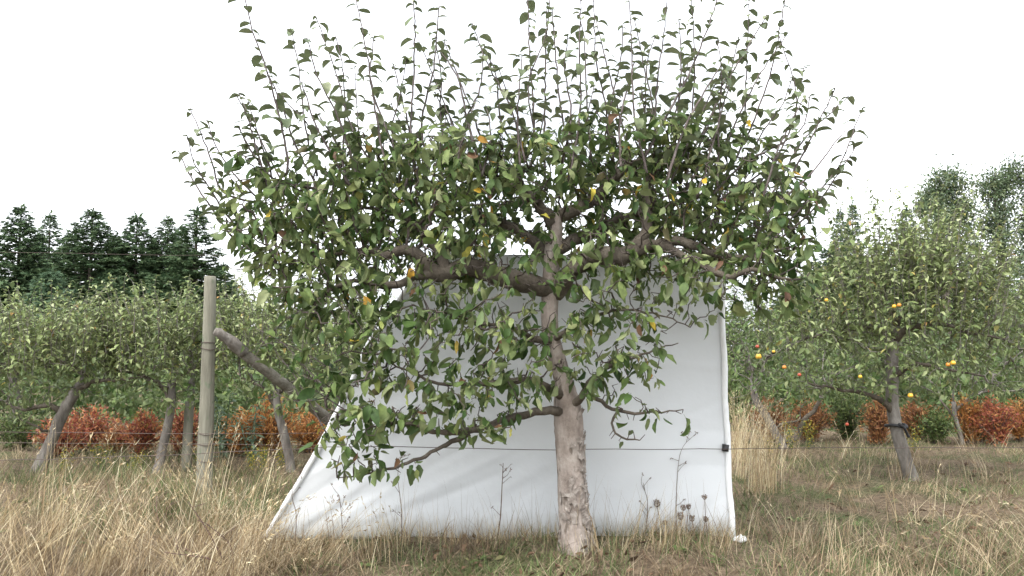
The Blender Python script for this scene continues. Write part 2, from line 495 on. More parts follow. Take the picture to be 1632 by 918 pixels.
def twig_mesh(mb, nodes, par, rad, kids, sides=4, thick=6, m=0, min_r=0.0):
    """each chain of nodes becomes one tapering tube"""
    n = len(nodes)
    heads = [i for i in range(n) if par[i] >= 0 and (par[par[i]] == -1 or max(kids[par[i]], key=lambda k: rad[k]) != i)]
    for h in heads:
        ch = [par[h], h]; i = h
        while kids[i]:
            i = max(kids[i], key=lambda k: rad[k]); ch.append(i)
        rr = rad[ch].copy(); rr[0] = rr[1]
        if rr.max() < min_r: continue
        rr[-1] *= 0.6
        tube(mb, nodes[ch], rr, thick if rr[0] > 0.007 else sides, m, cap=False)

def blob(px, py, d, rx, ry, rd, n, r):
    """attractor points in an ellipsoid given by its outline in the photograph and a depth radius"""
    v = r.normal(0, 1, (n, 3)); v = norm(v) * (r.random((n, 1)) ** (1 / 2.6))
    c = at(px, py, d); s = d / FPX
    return c + v * np.array((rx * s, rd, ry * s))

def rosettes(r, nodes, idx, dirs, per, Lm, Ls, droop, out_c):
    """leaf clusters on short spurs at the nodes idx: returns P, D, N, L"""
    rep = np.repeat(idx, per)
    n = len(rep)
    P = nodes[rep] + r.normal(0, 0.012, (n, 3))
    h = r.normal(0, 1, (n, 3)); h[:, 2] *= 0.35
    o = norm((nodes[rep] - out_c) * np.array((1, 1, .5)))
    D = norm(norm(h) + 0.35 * o + np.stack((np.zeros(n), np.zeros(n), -droop * (0.4 + 1.2 * r.random(n))), 1) + 0.25 * dirs[rep])
    up = np.zeros((n, 3)); up[:, 2] = 1
    N = up + r.normal(0, 0.55, (n, 3)) + 0.25 * o
    L = np.clip(r.normal(Lm, Ls, n), Lm * 0.5, Lm * 1.6)
    return P, D, N, L

def shoot_leaves(mb, r, path, spacing, Lm, rows, m=1, start=0.15, wid=1.0):
    """alternate arched leaves up an upright shoot"""
    P = np.asarray(path, float)
    seg = np.linalg.norm(np.diff(P, axis=0), axis=1); cum = np.concatenate(([0], np.cumsum(seg)))
    s = np.arange(start * cum[-1], cum[-1], spacing); s = s + r.normal(0, spacing * .25, len(s))
    s = np.append(s[(s > 0) & (s < cum[-1])], [cum[-1] * .985, cum[-1] * .995])
    Q = np.stack([np.interp(s, cum, P[:, k]) for k in range(3)], 1)
    n = len(Q)
    az = r.random() * 6.28 + np.arange(n) * 2.4 + r.normal(0, .5, n)
    D = np.stack((np.cos(az), np.sin(az), .40 + r.normal(0, .18, n)), 1)
    N = np.zeros((n, 3)); N[:, 2] = 1; N += r.normal(0, .12, (n, 3))
    t = s / cum[-1]
    L = Lm * (1.05 - 0.35 * t) * np.clip(r.normal(1, .18, n), .55, 1.5)
    L[-2:] *= 0.6
    Q = Q + norm(D) * -.012
    leaves(mb, Q, D, N, L, np.clip(r.normal(1.3, .35, n), .3, 2.1), np.clip(r.normal(.30, .22, n), -.2, .8), rows, wid, r.normal(0, .22, n), m, wave=.06)
    return n

# ------------------------------------------------------------------ the big apple tree
D0 = 4.65
def hero_tree():
    r = np.random.default_rng(21)
    base = ground(919, 880); base[2] = float(gz(base[0], base[1])) - .03
    root = empty('apple_tree', base, 'large old apple tree in front of the white sheet, with peeling bark and upright shoots', 'tree')
    s = D0 / FPX
    # trunk: traced axis, width in pixels
    tr = [(920, 892, 62), (918, 868, 50), (915, 830, 46), (912, 780, 42), (909, 740, 41), (907, 700, 43), (905, 665, 44), (903, 640, 40),
          (899, 612, 31), (888, 570, 28), (878, 530, 28), (876, 490, 28), (878, 440, 28), (881, 400, 29), (884, 374, 25), (889, 350, 17), (894, 332, 9)]
    T = np.array([(*at(x, y, D0), w * .5 * s) for x, y, w in tr])
    T = resample(T, .018)
    mb = MB()
    sides = 26; P = T[:, :3]; n = len(P)
    ang = np.arange(sides) / sides * 2 * math.pi
    V = np.empty((n, sides, 3))
    for i in range(n):
        z = P[i, 2]
        lump = 1 + .05 * np.sin(2 * ang + z * 3.1) + .035 * np.sin(3 * ang - z * 7 + 1) + .02 * np.sin(7 * ang + z * 15) + r.normal(0, .012, sides)
        low = max(0, 1 - z / .15)
        lump = lump + low ** 1.6 * .34 + low * .20 * np.maximum(0, np.sin(4 * ang + 1.2))
        rr = T[i, 3] * lump
        V[i] = P[i] + np.stack((np.cos(ang) * rr, np.sin(ang) * rr, r.normal(0, .002, sides)), 1)
    ix = np.arange(n * sides).reshape(n, sides); a = ix[:-1]; b = ix[1:]
    Q = np.stack((a, np.roll(a, -1, 1), np.roll(b, -1, 1), b), -1).reshape(-1, 4)
    mb.add(V.reshape(-1, 3), Q)
    trunk = mb.build('trunk', M['bark'], root)
    # curling plates of bark, mostly on the right-hand side and low down
    fl = MB()
    for k in range(95):
        if k < 55: y = r.uniform(700, 880); a0 = r.normal(-.25, .45)
        elif k < 75: y = r.uniform(640, 800); a0 = r.normal(-.15, .35)
        else: y = r.uniform(760, 882); a0 = r.uniform(-2.9, 0)
        i = int(np.abs(P[:, 2] - at(912, y, D0)[2]).argmin())
        rr = T[i, 3]
        hh = r.uniform(.02, .085); wa = r.uniform(.15, .6); lift = r.uniform(.002, .013)
        rows = []; ro = r.normal(0, .7); wl_ = wa * rr; cr_, sr_ = math.cos(ro), math.sin(ro)
        for q in range(4):
            t = q / 3 - .5
            for ww in range(4):
                u = ww / 3 - .5
                aw = u * wl_ * (1 - .9 * abs(t) * r.uniform(.3, 1)) + r.normal(0, .0035); hz = t * hh + r.normal(0, .004)
                aw, hz = aw * cr_ - hz * sr_, aw * sr_ + hz * cr_
                rad = rr * 1.04 + .002 + lift * max(0, (t + .5) if k % 2 else (.5 - t)) ** 2 + lift * .8 * max(0, u + .2) + r.normal(0, .0012)
                aa = a0 + aw / rr
                rows.append((P[i, 0] + math.cos(aa) * rad, P[i, 1] + math.sin(aa) * rad, P[i, 2] + hz))
        rows = np.array(rows)
        inner = rows - norm((rows - P[i]) * np.array((1, 1, 0))) * .003
        VV = np.vstack((rows, inner)); qq = []
        for q in range(3):
            for ww in range(3):
                j = q * 4 + ww
                qq.append((j, j + 1, j + 5, j + 4)); qq.append((16 + j, 16 + j + 4, 16 + j + 5, 16 + j + 1))
        ring = [0, 1, 2, 3, 7, 11, 15, 14, 13, 12, 8, 4]
        for q in range(12):
            u, v = ring[q], ring[(q + 1) % 12]
            qq.append((u, 16 + u, 16 + v, v))
        fl.add(VV, qq)
    flo = fl.build('peeling_bark', M['flake'], trunk, smooth=False)
    # limbs, traced: px, py, depth offset, width px
    limbs = [
        [(878, 462, 0, 30), (852, 455, -.05, 32), (815, 446, -.12, 33), (780, 436, -.16, 31), (742, 424, -.2, 28), (712, 438, -.22, 26), (692, 434, -.24, 24), (672, 412, -.25, 19), (645, 398, -.26, 16), (612, 408, -.27, 14), (585, 398, -.28, 10), (540, 404, -.3, 8), (490, 410, -.34, 6), (440, 420, -.36, 4)],
        [(712, 436, -.22, 20), (703, 412, -.18, 17), (690, 385, -.12, 15), (668, 362, -.05, 12), (640, 345, 0, 10), (600, 335, .05, 8), (555, 322, .1, 6), (500, 300, .12, 4)],
        [(700, 440, -.24, 18), (668, 438, -.3, 14), (640, 452, -.36, 12), (610, 455, -.4, 11), (575, 448, -.43, 9), (545, 452, -.45, 8), (515, 470, -.47, 7), (500, 488, -.48, 4)],
        [(886, 470, 0, 26), (905, 440, -.06, 28), (930, 418, -.12, 29), (960, 406, -.18, 29), (990, 409, -.22, 28), (1015, 398, -.22, 22), (1045, 388, -.22, 17), (1085, 384, -.24, 14), (1120, 398, -.26, 13), (1155, 408, -.28, 12), (1195, 412, -.3, 10), (1235, 402, -.3, 7), (1280, 385, -.3, 4)],
        [(1005, 402, -.2, 20), (1028, 372, -.15, 17), (1033, 335, -.1, 16), (1030, 300, -.02, 13), (1042, 265, .06, 10), (1075, 240, .1, 7), (1110, 222, .12, 4)],
        [(1050, 388, -.24, 14), (1090, 408, -.34, 11), (1130, 428, -.42, 10), (1165, 442, -.46, 10), (1200, 430, -.48, 9), (1235, 440, -.5, 7), (1265, 446, -.52, 4)],
        [(890, 345, 0, 24), (925, 330, .05, 20), (952, 312, .1, 19), (978, 285, .16, 17), (1005, 262, .2, 12), (1040, 250, .24, 8), (1090, 235, .28, 5)],
        [(884, 360, 0, 22), (862, 330, .05, 18), (838, 305, .1, 15), (800, 290, .15, 11), (760, 272, .2, 8), (710, 262, .22, 5)],
        [(880, 420, 0, 22), (850, 385, .14, 18), (800, 355, .28, 14), (745, 335, .38, 11), (680, 300, .45, 8), (610, 275, .5, 5)],
        [(886, 400, 0, 22), (940, 370, .16, 18), (1000, 345, .3, 14), (1070, 325, .42, 11), (1140, 305, .5, 8), (1210, 285, .55, 5)],
        [(896, 655, -.04, 16), (868, 655, -.1, 13), (832, 662, -.16, 12), (795, 672, -.22, 11), (755, 686, -.28, 11), (722, 690, -.32, 10), (690, 688, -.36, 9), (655, 676, -.4, 7), (610, 672, -.42, 6), (560, 662, -.44, 4), (520, 650, -.45, 3)],
        [(748, 690, -.29, 10), (705, 712, -.33, 8), (670, 730, -.36, 7), (640, 742, -.38, 6), (605, 750, -.4, 5), (575, 758, -.4, 3.5), (540, 762, -.42, 2.5)],
        [(896, 632, -.03, 16), (870, 615, -.12, 13), (838, 606, -.2, 11), (800, 610, -.26, 10), (765, 612, -.3, 9), (725, 612, -.34, 7), (690, 608, -.38, 6), (650, 590, -.42, 4), (600, 565, -.46, 3)],
        [(908, 648, -.03, 14), (928, 632, -.08, 12), (938, 610, -.12, 10), (960, 590, -.16, 8), (995, 575, -.2, 6), (1035, 560, -.24, 4), (1080, 548, -.27, 3)],
        [(935, 620, -.1, 9), (958, 640, -.14, 8), (985, 655, -.18, 7), (1010, 660, -.2, 6), (1045, 656, -.22, 4), (1088, 653, -.24, 2.5)],
        [(985, 655, -.18, 6), (975, 675, -.2, 5), (982, 692, -.22, 4.5), (1000, 700, -.23, 4), (1022, 702, -.24, 2.5)],
        [(880, 545, -.02, 14), (850, 540, -.12, 11), (810, 520, -.22, 8), (770, 515, -.3, 6), (720, 500, -.36, 4), (670, 492, -.4, 3)],
        [(884, 540, -.03, 12), (920, 520, -.12, 9), (960, 500, -.2, 7), (1010, 495, -.26, 5), (1060, 505, -.3, 3), (1100, 520, -.32, 2)],
    ]
    start = [p for p in P[int(n * .35):]]
    srad = list(T[int(n * .35):, 3])
    for L in limbs:
        pts = np.array([(*at(x, y, D0 + o), (w if w > 9 else w * .78) * .5 * s) for x, y, o, w in L]); pts[-1, 3] = min(pts[-1, 3], .0028)
        pts = resample(pts, .03)
        pts[1:, :3] += r.normal(0, .0035, (len(pts) - 1, 3))
        mb = MB(); tube(mb, pts[:, :3], pts[:, 3], 12 if pts[0, 3] > .02 else 8, 0, .05, True, r)
        mb.build('limb', M['limb_bark'], root)
        start += list(pts[2:, :3]); srad += list(pts[2:, 3])
    start = np.array(start)
    # crown outline from the photograph: px, py, depth, radii, number
    B = [(560, 330, 4.55, 150, 80, .55, 330), (440, 355, 4.35, 95, 75, .4, 230), (720, 300, 4.70, 150, 95, .75, 420), (880, 300, 4.75, 150, 100, .8, 420),
         (1030, 310, 4.75, 150, 95, .75, 400), (1170, 330, 4.60, 120, 105, .6, 330), (1225, 420, 4.35, 80, 95, .35, 230), (520, 425, 4.25, 130, 60, .35, 330),
         (690, 400, 4.45, 150, 60, .45, 320), (960, 410, 4.40, 160, 62, .42, 320), (1130, 440, 4.25, 105, 70, .3, 190),
         (630, 520, 4.2, 120, 65, .3, 210), (760, 530, 4.3, 135, 90, .32, 230), (850, 560, 4.33, 110, 90, .28, 150), (970, 525, 4.35, 110, 80, .28, 170),
         (620, 640, 4.2, 120, 55, .25, 220), (760, 640, 4.25, 110, 50, .25, 130), (990, 600, 4.4, 75, 45, .2, 90), (1030, 655, 4.42, 50, 22, .12, 26),
         (560, 690, 4.2, 65, 45, .2, 100), (700, 260, 4.7, 260, 60, .7, 260), (1000, 235, 4.7, 240, 55, .7, 240), (640, 730, 4.25, 85, 26, .12, 30), (400, 300, 4.4, 60, 60, .35, 60), (1005, 690, 4.42, 50, 24, .08, 50), (1050, 655, 4.42, 50, 18, .08, 36), (800, 450, 4.3, 150, 30, .25, 80), (560, 505, 4.2, 90, 55, .28, 170), (480, 470, 4.22, 70, 55, .28, 130), (540, 590, 4.2, 75, 50, .22, 110), (1010, 440, 4.35, 110, 30, .25, 100), (700, 455, 4.3, 90, 30, .25, 70), (640, 370, 4.9, 200, 70, .25, 110), (1080, 360, 4.95, 200, 70, .25, 110)]
    A = np.vstack([blob(*b, r) for b in B])
    # nothing may grow through the sheet behind
    low = A[:, 2] < at(800, 425, 4.6)[2]
    A = A[~(low & (A[:, 1] > 4.84))]
    nodes, par = colonise(start, A, .042, .55, .072, 95, .42, -.02, 3)
    keepn = ~((nodes[:, 1] > 4.88) & (nodes[:, 2] < at(800, 420, 4.7)[2]))
    rad, kids = twig_radii(par, .0029, 2.35, .015)
    mb = MB(); twig_mesh(mb, nodes, par, rad, kids, 4, 6)
    tw = mb.build('twigs', M['twig'], root); tag(tw, kind='stuff')
    # foliage
    isn = par >= 0
    dirs = np.zeros_like(nodes); dirs[isn] = norm(nodes[isn] - nodes[par[isn]])
    thin = np.where(isn & (rad < .0078) & keepn)[0]
    pick = thin[r.random(len(thin)) < np.where(nodes[thin, 2] > at(800, 400, D0)[2], .86, .70)]
    per = r.choice([1, 2, 3, 4], len(pick), p=[.24, .34, .30, .12])
    oc = at(885, 430, D0)
    Pp, Dd, Nn, Ll = rosettes(r, nodes, pick, dirs, per, .083, .029, .70, oc)
    nl = len(Pp)
    sel = ~((Pp[:, 1] > 4.80) & (Pp[:, 2] < at(800, 420, 4.7)[2]))
    thick = np.array([q for q, w in zip(start, srad) if w > .022])
    dx = ((Pp[:, None, 0] - thick[None, :, 0]) ** 2 + (Pp[:, None, 2] - .03 - thick[None, :, 2]) ** 2)
    jn = dx.argmin(1); shade = (dx.min(1) < .075 ** 2) & (Pp[:, 1] < thick[jn, 1] + .02) & (r.random(len(Pp)) < np.where(np.array([w for w in srad if w > .022])[jn] > .03, .66, .42))
    sel &= ~shade
    sel &= ~((Pp[:, 0] > at(950, 640, 4.45)[0]) & (Pp[:, 2] < at(950, 628, 4.45)[2]) & (r.random(len(Pp)) < .72))
    Pp, Dd, Nn, Ll = Pp[sel], Dd[sel], Nn[sel], Ll[sel]; nl = len(Pp)
    mb = MB()
    leaves(mb, Pp, Dd, Nn, Ll, np.clip(r.normal(.7, .75, nl), -1.0, 2.4), np.clip(r.normal(.42, .38, nl), -.4, 1.2), LEAF_HI, r.uniform(.55, 1.0, nl), r.normal(0, .8, nl), wave=.24)
    cr = mb.build('crown', M['leaf'], root)
    print('hero twigs', len(nodes), 'leaves', nl)
    # upright shoots, traced base -> tip
    sh = [[(470, 290), (459, 255), (429, 126), (402, 48), (388, -12)], [(430, 300), (411, 244), (394, 187), (377, 150)], [(400, 345), (355, 305), (333, 244), (303, 172)],
          [(400, 400), (372, 379), (315, 300), (284, 240)], [(520, 290), (487, 205), (476, 109), (463, 43)], [(600, 290), (563, 209), (533, 109), (502, 24)],
          [(560, 260), (550, 174), (546, 109), (535, 57)], [(620, 270), (598, 174), (585, 87), (567, -6)], [(648, 310), (651, 279), (657, 152), (661, 57), (659, -8)],
          [(715, 270), (703, 196), (703, 122), (694, 57)], [(790, 260), (750, 174), (707, 62)], [(530, 280), (494, 205), (459, 165), (432, 120)],
          [(850, 250), (815, 174), (776, 100), (752, 36)], [(862, 260), (850, 166), (844, 78), (841, -10)], [(868, 280), (868, 187), (870, 87), (876, -12)],
          [(920, 290), (924, 187), (924, 87), (926, -10)], [(990, 260), (968, 187), (950, 90), (946, -6)], [(1005, 255), (985, 174), (959, 70), (948, 26)],
          [(1020, 260), (1011, 183), (1007, 78), (1003, -10)], [(1045, 220), (1029, 131), (1011, 26)], [(1035, 250), (1046, 144), (1055, 78), (1064, -8)],
          [(1098, 280), (1103, 196), (1107, 87), (1101, -8)], [(1030, 260), (1064, 183), (1112, 87), (1145, -6)], [(1178, 290), (1183, 222), (1190, 109), (1194, -12)],
          [(1080, 250), (1125, 174), (1177, 100), (1222, 22)], [(1170, 290), (1194, 209), (1229, 113), (1252, -6)], [(1140, 270), (1168, 205), (1212, 118), (1256, 52)],
          [(1175, 290), (1212, 218), (1247, 166), (1265, 120)], [(1120, 310), (1186, 261), (1273, 209), (1292, 152)], [(1210, 370), (1242, 314), (1290, 226), (1331, 140)],
          [(1225, 395), (1273, 335), (1334, 270), (1374, 172)], [(1230, 330), (1286, 283), (1347, 209)], [(1220, 400), (1290, 340), (1330, 285), (1370, 225)],
          [(750, 290), (722, 205), (690, 120), (668, 70)], [(770, 270), (745, 190), (728, 120), (700, 80)], [(690, 280), (672, 200), (690, 110), (700, 10)],
          [(830, 260), (800, 200), (790, 120), (765, 70)], [(900, 270), (893, 170), (885, 80), (880, 10)], [(945, 270), (935, 160), (931, 60), (922, 20)],
          [(630, 270), (610, 190), (590, 130), (596, 60)], [(580, 280), (540, 190), (505, 120), (490, 60)], [(500, 300), (470, 230), (450, 170), (418, 95)],
          [(385, 380), (340, 310), (310, 260), (298, 215)], [(420, 350), (380, 285), (345, 235), (330, 190)], [(850, 230), (842, 140), (868, 60), (872, 10)],
          [(1060, 270), (1080, 190), (1085, 110), (1083, 30)], [(960, 250), (975, 160), (990, 90), (993, 40)], [(1150, 280), (1145, 210), (1150, 120), (1143, 60)],
          [(1090, 260), (1130, 190), (1160, 130), (1178, 60)], [(1180, 330), (1225, 270), (1262, 200), (1282, 105)], [(640, 300), (625, 220), (640, 140), (648, 90)],
          [(730, 280), (740, 200), (765, 140), (772, 70)], [(810, 270), (830, 200), (810, 150), (795, 110)], [(1200, 340), (1240, 250), (1270, 160), (1240, 50)],
          [(560, 300), (525, 240), (500, 190), (480, 130)], [(450, 330), (420, 270), (395, 235), (380, 200)], [(900, 260), (910, 180), (900, 110), (905, 55)], [(1020, 240), (1040, 180), (1030, 110), (1045, 55)]]
    for _ in range(30):
        bx = r.uniform(420, 1230); f = (bx - 830) / 400
        tx = bx + f * 75 + r.normal(0, 26); ty = r.uniform(70, 185) + 75 * abs(f) ** 2.2
        sh.append([(bx, 275 + 40 * abs(f)), ((bx + tx) / 2 + r.normal(0, 8), (275 + ty) / 2 + 12 * abs(f)), (tx, ty)])
    for k, pp in enumerate(sh):
        z0 = r.uniform(-.45, .45); dz = r.uniform(-.2, .2)
        c = at(pp[0][0], pp[0][1], D0 + z0)
        # start at the nearest twig or limb
        j = int((((nodes - c) ** 2) * np.array((1, .6, 1))).sum(1).argmin())
        z0 = nodes[j][1] - D0
        pts = [nodes[j]] + [at(x, y, D0 + z0 + dz * (q + 1) / len(pp)) for q, (x, y) in enumerate(pp[1:])]
        path = resample(np.array(pts), .04); path[2:] += r.normal(0, .0022, (len(path) - 2, 3))
        mb = MB(); L = len(path)
        tube(mb, path, np.linspace(.0078, .0030, L) * r.uniform(.85, 1.2), 5, 0, 0, True)
        ln = np.linalg.norm(np.diff(path, axis=0), axis=1).sum()
        if k == 31: n_ = 0
        else: shoot_leaves(mb, r, path, r.uniform(.034, .050), .118, LEAF_HI, 1, .18 if ln > .5 else .1, 1.0)
        mb.build('shoot', [M['shoot_bark'], M['shoot_leaf']], root)
    # slender whips of this year that hang or reach out of the crown low on the left and right
    for pp in [[(520, 690), (470, 600), (440, 560), (425, 515)], [(560, 660), (500, 620), (462, 585), (440, 570)], [(600, 560), (560, 500), (520, 450)],
               [(400, 400), (370, 370), (330, 365)], [(420, 420), (385, 430), (360, 425)], [(640, 590), (690, 520), (650, 440), (600, 400)], [(1240, 440), (1275, 420), (1300, 390)],
               [(1230, 400), (1290, 385), (1325, 350)], [(560, 650), (500, 600), (452, 548), (405, 522)], [(560, 610), (490, 565), (440, 545), (400, 560)], [(540, 630), (475, 640), (432, 622)], [(530, 480), (470, 500), (420, 545), (400, 590)]]:
        z0 = r.uniform(-.5, -.3); pts = [at(x, y, D0 + z0) for x, y in pp]
        path = resample(np.array(pts), .04); mb = MB()
        tube(mb, path, np.linspace(.0045, .0016, len(path)), 5, 0)
        shoot_leaves(mb, r, path, .07, .10, LEAF_HI, 1, .3, 1.1)
        mb.build('shoot', [M['shoot_bark'], M['leaf']], root)
    return root
hero_tree()

# ------------------------------------------------------------------ the white sheet
def sheet():
    DS = 5.06
    bl, br, tl, tr_ = (424, 858), (1164, 862), (702, 405), (1147, 408)
    base = ground(800, 855)
    root = empty('backdrop_screen', (base[0], DS, 0), 'tall white cloth sheet stretched upright behind the old apple tree trunk', 'sheet')
    nu, nv = 150, 90
    U, Vv = np.meshgrid(np.linspace(0, 1, nu), np.linspace(0, 1, nv))
    # left edge bows inwards as in the photograph
    ex = np.interp(Vv, [0, .30, .47, .68, .85, 1], [424, 506, 545, 588, 640, 702])
    ey = 858 + (405 - 858) * Vv
    rx = np.interp(Vv, [0, .33, .7, 1], [1164, 1156, 1149, 1147]); ry = 862 + (408 - 862) * Vv
    px = ex * (1 - U) + rx * U; py = ey * (1 - U) + ry * U
    rr = np.random.default_rng(5)
    dep = np.zeros_like(U)
    def fold(x0, y0, ang, length, width, amp):
        ca, sa = math.cos(ang), math.sin(ang)
        a = (px - x0) * ca - (py - y0) * sa; b = (px - x0) * sa + (py - y0) * ca
        return .55 * amp * np.exp(-(b / width) ** 2) * np.exp(-np.abs(a / length) ** 3)
    for k in range(17):
        dep += fold(470 + k * 20 + rr.normal(0, 12), 845 - rr.random() * 85, R(20 + rr.random() * 16), 120 + 120 * rr.random(), 4 + 6 * rr.random(), rr.choice([-1, 1]) * (.004 + .008 * rr.random()))
    for k in range(9):
        dep += fold(640 + 55 * k + rr.normal(0, 20), 640 + rr.normal(0, 70), R(24 + rr.normal(0, 9)), 220, 10 + 9 * rr.random(), rr.choice([-1, 1]) * .010)
    for k in range(8):
        dep += fold(1150, 430 + 52 * k, R(8 + rr.normal(0, 14)), 95, 5 + 3 * rr.random(), rr.choice([-1, 1]) * .007)
    for k in range(7):
        dep += fold(640 + 15 * k, 470 + 10 * k, R(-35 + rr.normal(0, 12)), 80, 5, rr.choice([-1, 1]) * .012)
    for k in range(12):
        dep += fold(520 + 55 * k + rr.normal(0, 15), 840, R(82 + rr.normal(0, 8)), 40, 6, rr.choice([-1, 1]) * .008)
    dep += .030 * np.sin(U * 4.2 + .6) * np.sin(Vv * 3 + .4) + .014 * np.sin(U * 11 + Vv * 7)
    dep += .10 * Vv
    x = (px - 816) / FPX; z = (459 - py) / FPX; dy = CP - z * SP_; dz = SP_ + z * CP
    t = (DS + dep) / dy
    W = np.stack((x * t, DS + dep, CAM_H + dz * t), -1)
    i = np.arange(nv - 1)[:, None] * nu + np.arange(nu - 1)[None]
    Q = np.stack((i, i + 1, i + nu + 1, i + nu), -1).reshape(-1, 4)
    m, n, l, out = new_mat('white_cloth')
    tc = n.new('ShaderNodeTexCoord')
    nz = n.new('ShaderNodeTexNoise'); nz.inputs['Scale'].default_value = 1.6; nz.inputs['Detail'].default_value = 4; l.new(tc.outputs['Object'], nz.inputs['Vector'])
    rp = ramp(n, ((.3, (.70, .72, .73)), (.7, (.755, .775, .785)))); l.new(nz.outputs[0], rp.inputs[0])
    sep = n.new('ShaderNodeSeparateXYZ'); l.new(tc.outputs['Object'], sep.inputs[0])
    n2 = n.new('ShaderNodeTexNoise'); n2.inputs['Scale'].default_value = 9; n2.inputs['Detail'].default_value = 6; l.new(tc.outputs['Object'], n2.inputs['Vector'])
    sub = n.new('ShaderNodeMath'); sub.operation = 'MULTIPLY_ADD'; sub.inputs[1].default_value = .16; l.new(n2.outputs[0], sub.inputs[0]); l.new(sep.outputs[2], sub.inputs[2])
    dr = ramp(n, ((.08, (.62, .60, .55)), (.24, (1, 1, 1)))); l.new(sub.outputs[0], dr.inputs[0])   # earth splashed along the hem
    mx = n.new('ShaderNodeMix'); mx.data_type = 'RGBA'; mx.blend_type = 'MULTIPLY'; mx.inputs[0].default_value = 1
    l.new(rp.outputs[0], mx.inputs[6]); l.new(dr.outputs[0], mx.inputs[7])
    p = n.new('ShaderNodeBsdfPrincipled'); p.inputs['Roughness'].default_value = .8; p.inputs['Specular IOR Level'].default_value = .2
    l.new(mx.outputs[2], p.inputs['Base Color'])
    tl_ = n.new('ShaderNodeBsdfTranslucent'); l.new(mx.outputs[2], tl_.inputs[0])
    ms = n.new('ShaderNodeMixShader'); ms.inputs[0].default_value = .26
    wv = n.new('ShaderNodeTexNoise'); wv.inputs['Scale'].default_value = 14; wv.inputs['Detail'].default_value = 6; l.new(tc.outputs['Object'], wv.inputs['Vector'])
    bp = n.new('ShaderNodeBump'); bp.inputs['Strength'].default_value = .18; bp.inputs['Distance'].default_value = .02; l.new(wv.outputs[0], bp.inputs['Height']); l.new(bp.outputs[0], p.inputs['Normal'])
    l.new(p.outputs[0], ms.inputs[1]); l.new(tl_.outputs[0], ms.inputs[2]); l.new(ms.outputs[0], out.inputs['Surface'])
    mb = MB(); mb.add(W.reshape(-1, 3), Q); cl = mb.build('cloth', m, root)
    so = cl.modifiers.new('thickness', 'SOLIDIFY'); so.thickness = .002; so.offset = 1
    mpole = plain_mat('white_tube', (.74, .75, .75), .5, .06, 12)
    # rolled left hem and the upright pole at the right, both wrapped in the cloth
    rr2 = np.random.default_rng(9)
    e = W[:, 0].copy() + np.array((-.006, -.008, 0)); e = e[::2] + rr2.normal(0, .0018, e[::2].shape)
    mb = MB(); tube(mb, e, np.full(len(e), .017) * (1 + rr2.normal(0, .08, len(e))), 10, 0, .03, True, rr2); mb.build('hem_pole', mpole, root)
    e = W[:, -1].copy() + np.array((.012, -.006, 0)); e = e[::2]; e[:, 0] += .004 * np.sin(np.arange(len(e)) * .5)
    e = np.vstack((np.array((e[0, 0] + .004, e[0, 1], 0.0)), e, e[-1] + np.array((-.004, 0, .06))))
    mb = MB(); tube(mb, e, np.full(len(e), .019) * (1 + rr2.normal(0, .05, len(e))), 12, 0, .03, True, rr2); pole = mb.build('pole', mpole, root)
    c = at(1156, 715, DS - .004); c2 = at(1157, 706, DS - .004)
    mb = MB(); tube(mb, np.array([c + (c - c2) * .45, c, c2 * .75 + c * .25]), .0215, 14, 0); mb.build('tape_band', M['tape'], pole)
    # bunched cloth tied at the foot of the pole
    mb = MB(); f0 = ground(1168, 866)
    for k in range(5):
        d = np.array((math.cos(k * .5 - .2), -.5 + .2 * k, .5 + .25 * (k % 3)))
        pts = np.array([f0 + np.array((0, 0, .02)), f0 + d * .035 + np.array((.01, 0, 0)), f0 + d * .065 + np.array((.01, 0, -.008 * k))])
        tube(mb, resample(pts, .01), .011, 7, 0, .1, True, rr2)
    mb.build('tied_corner', mpole, root)
sheet()

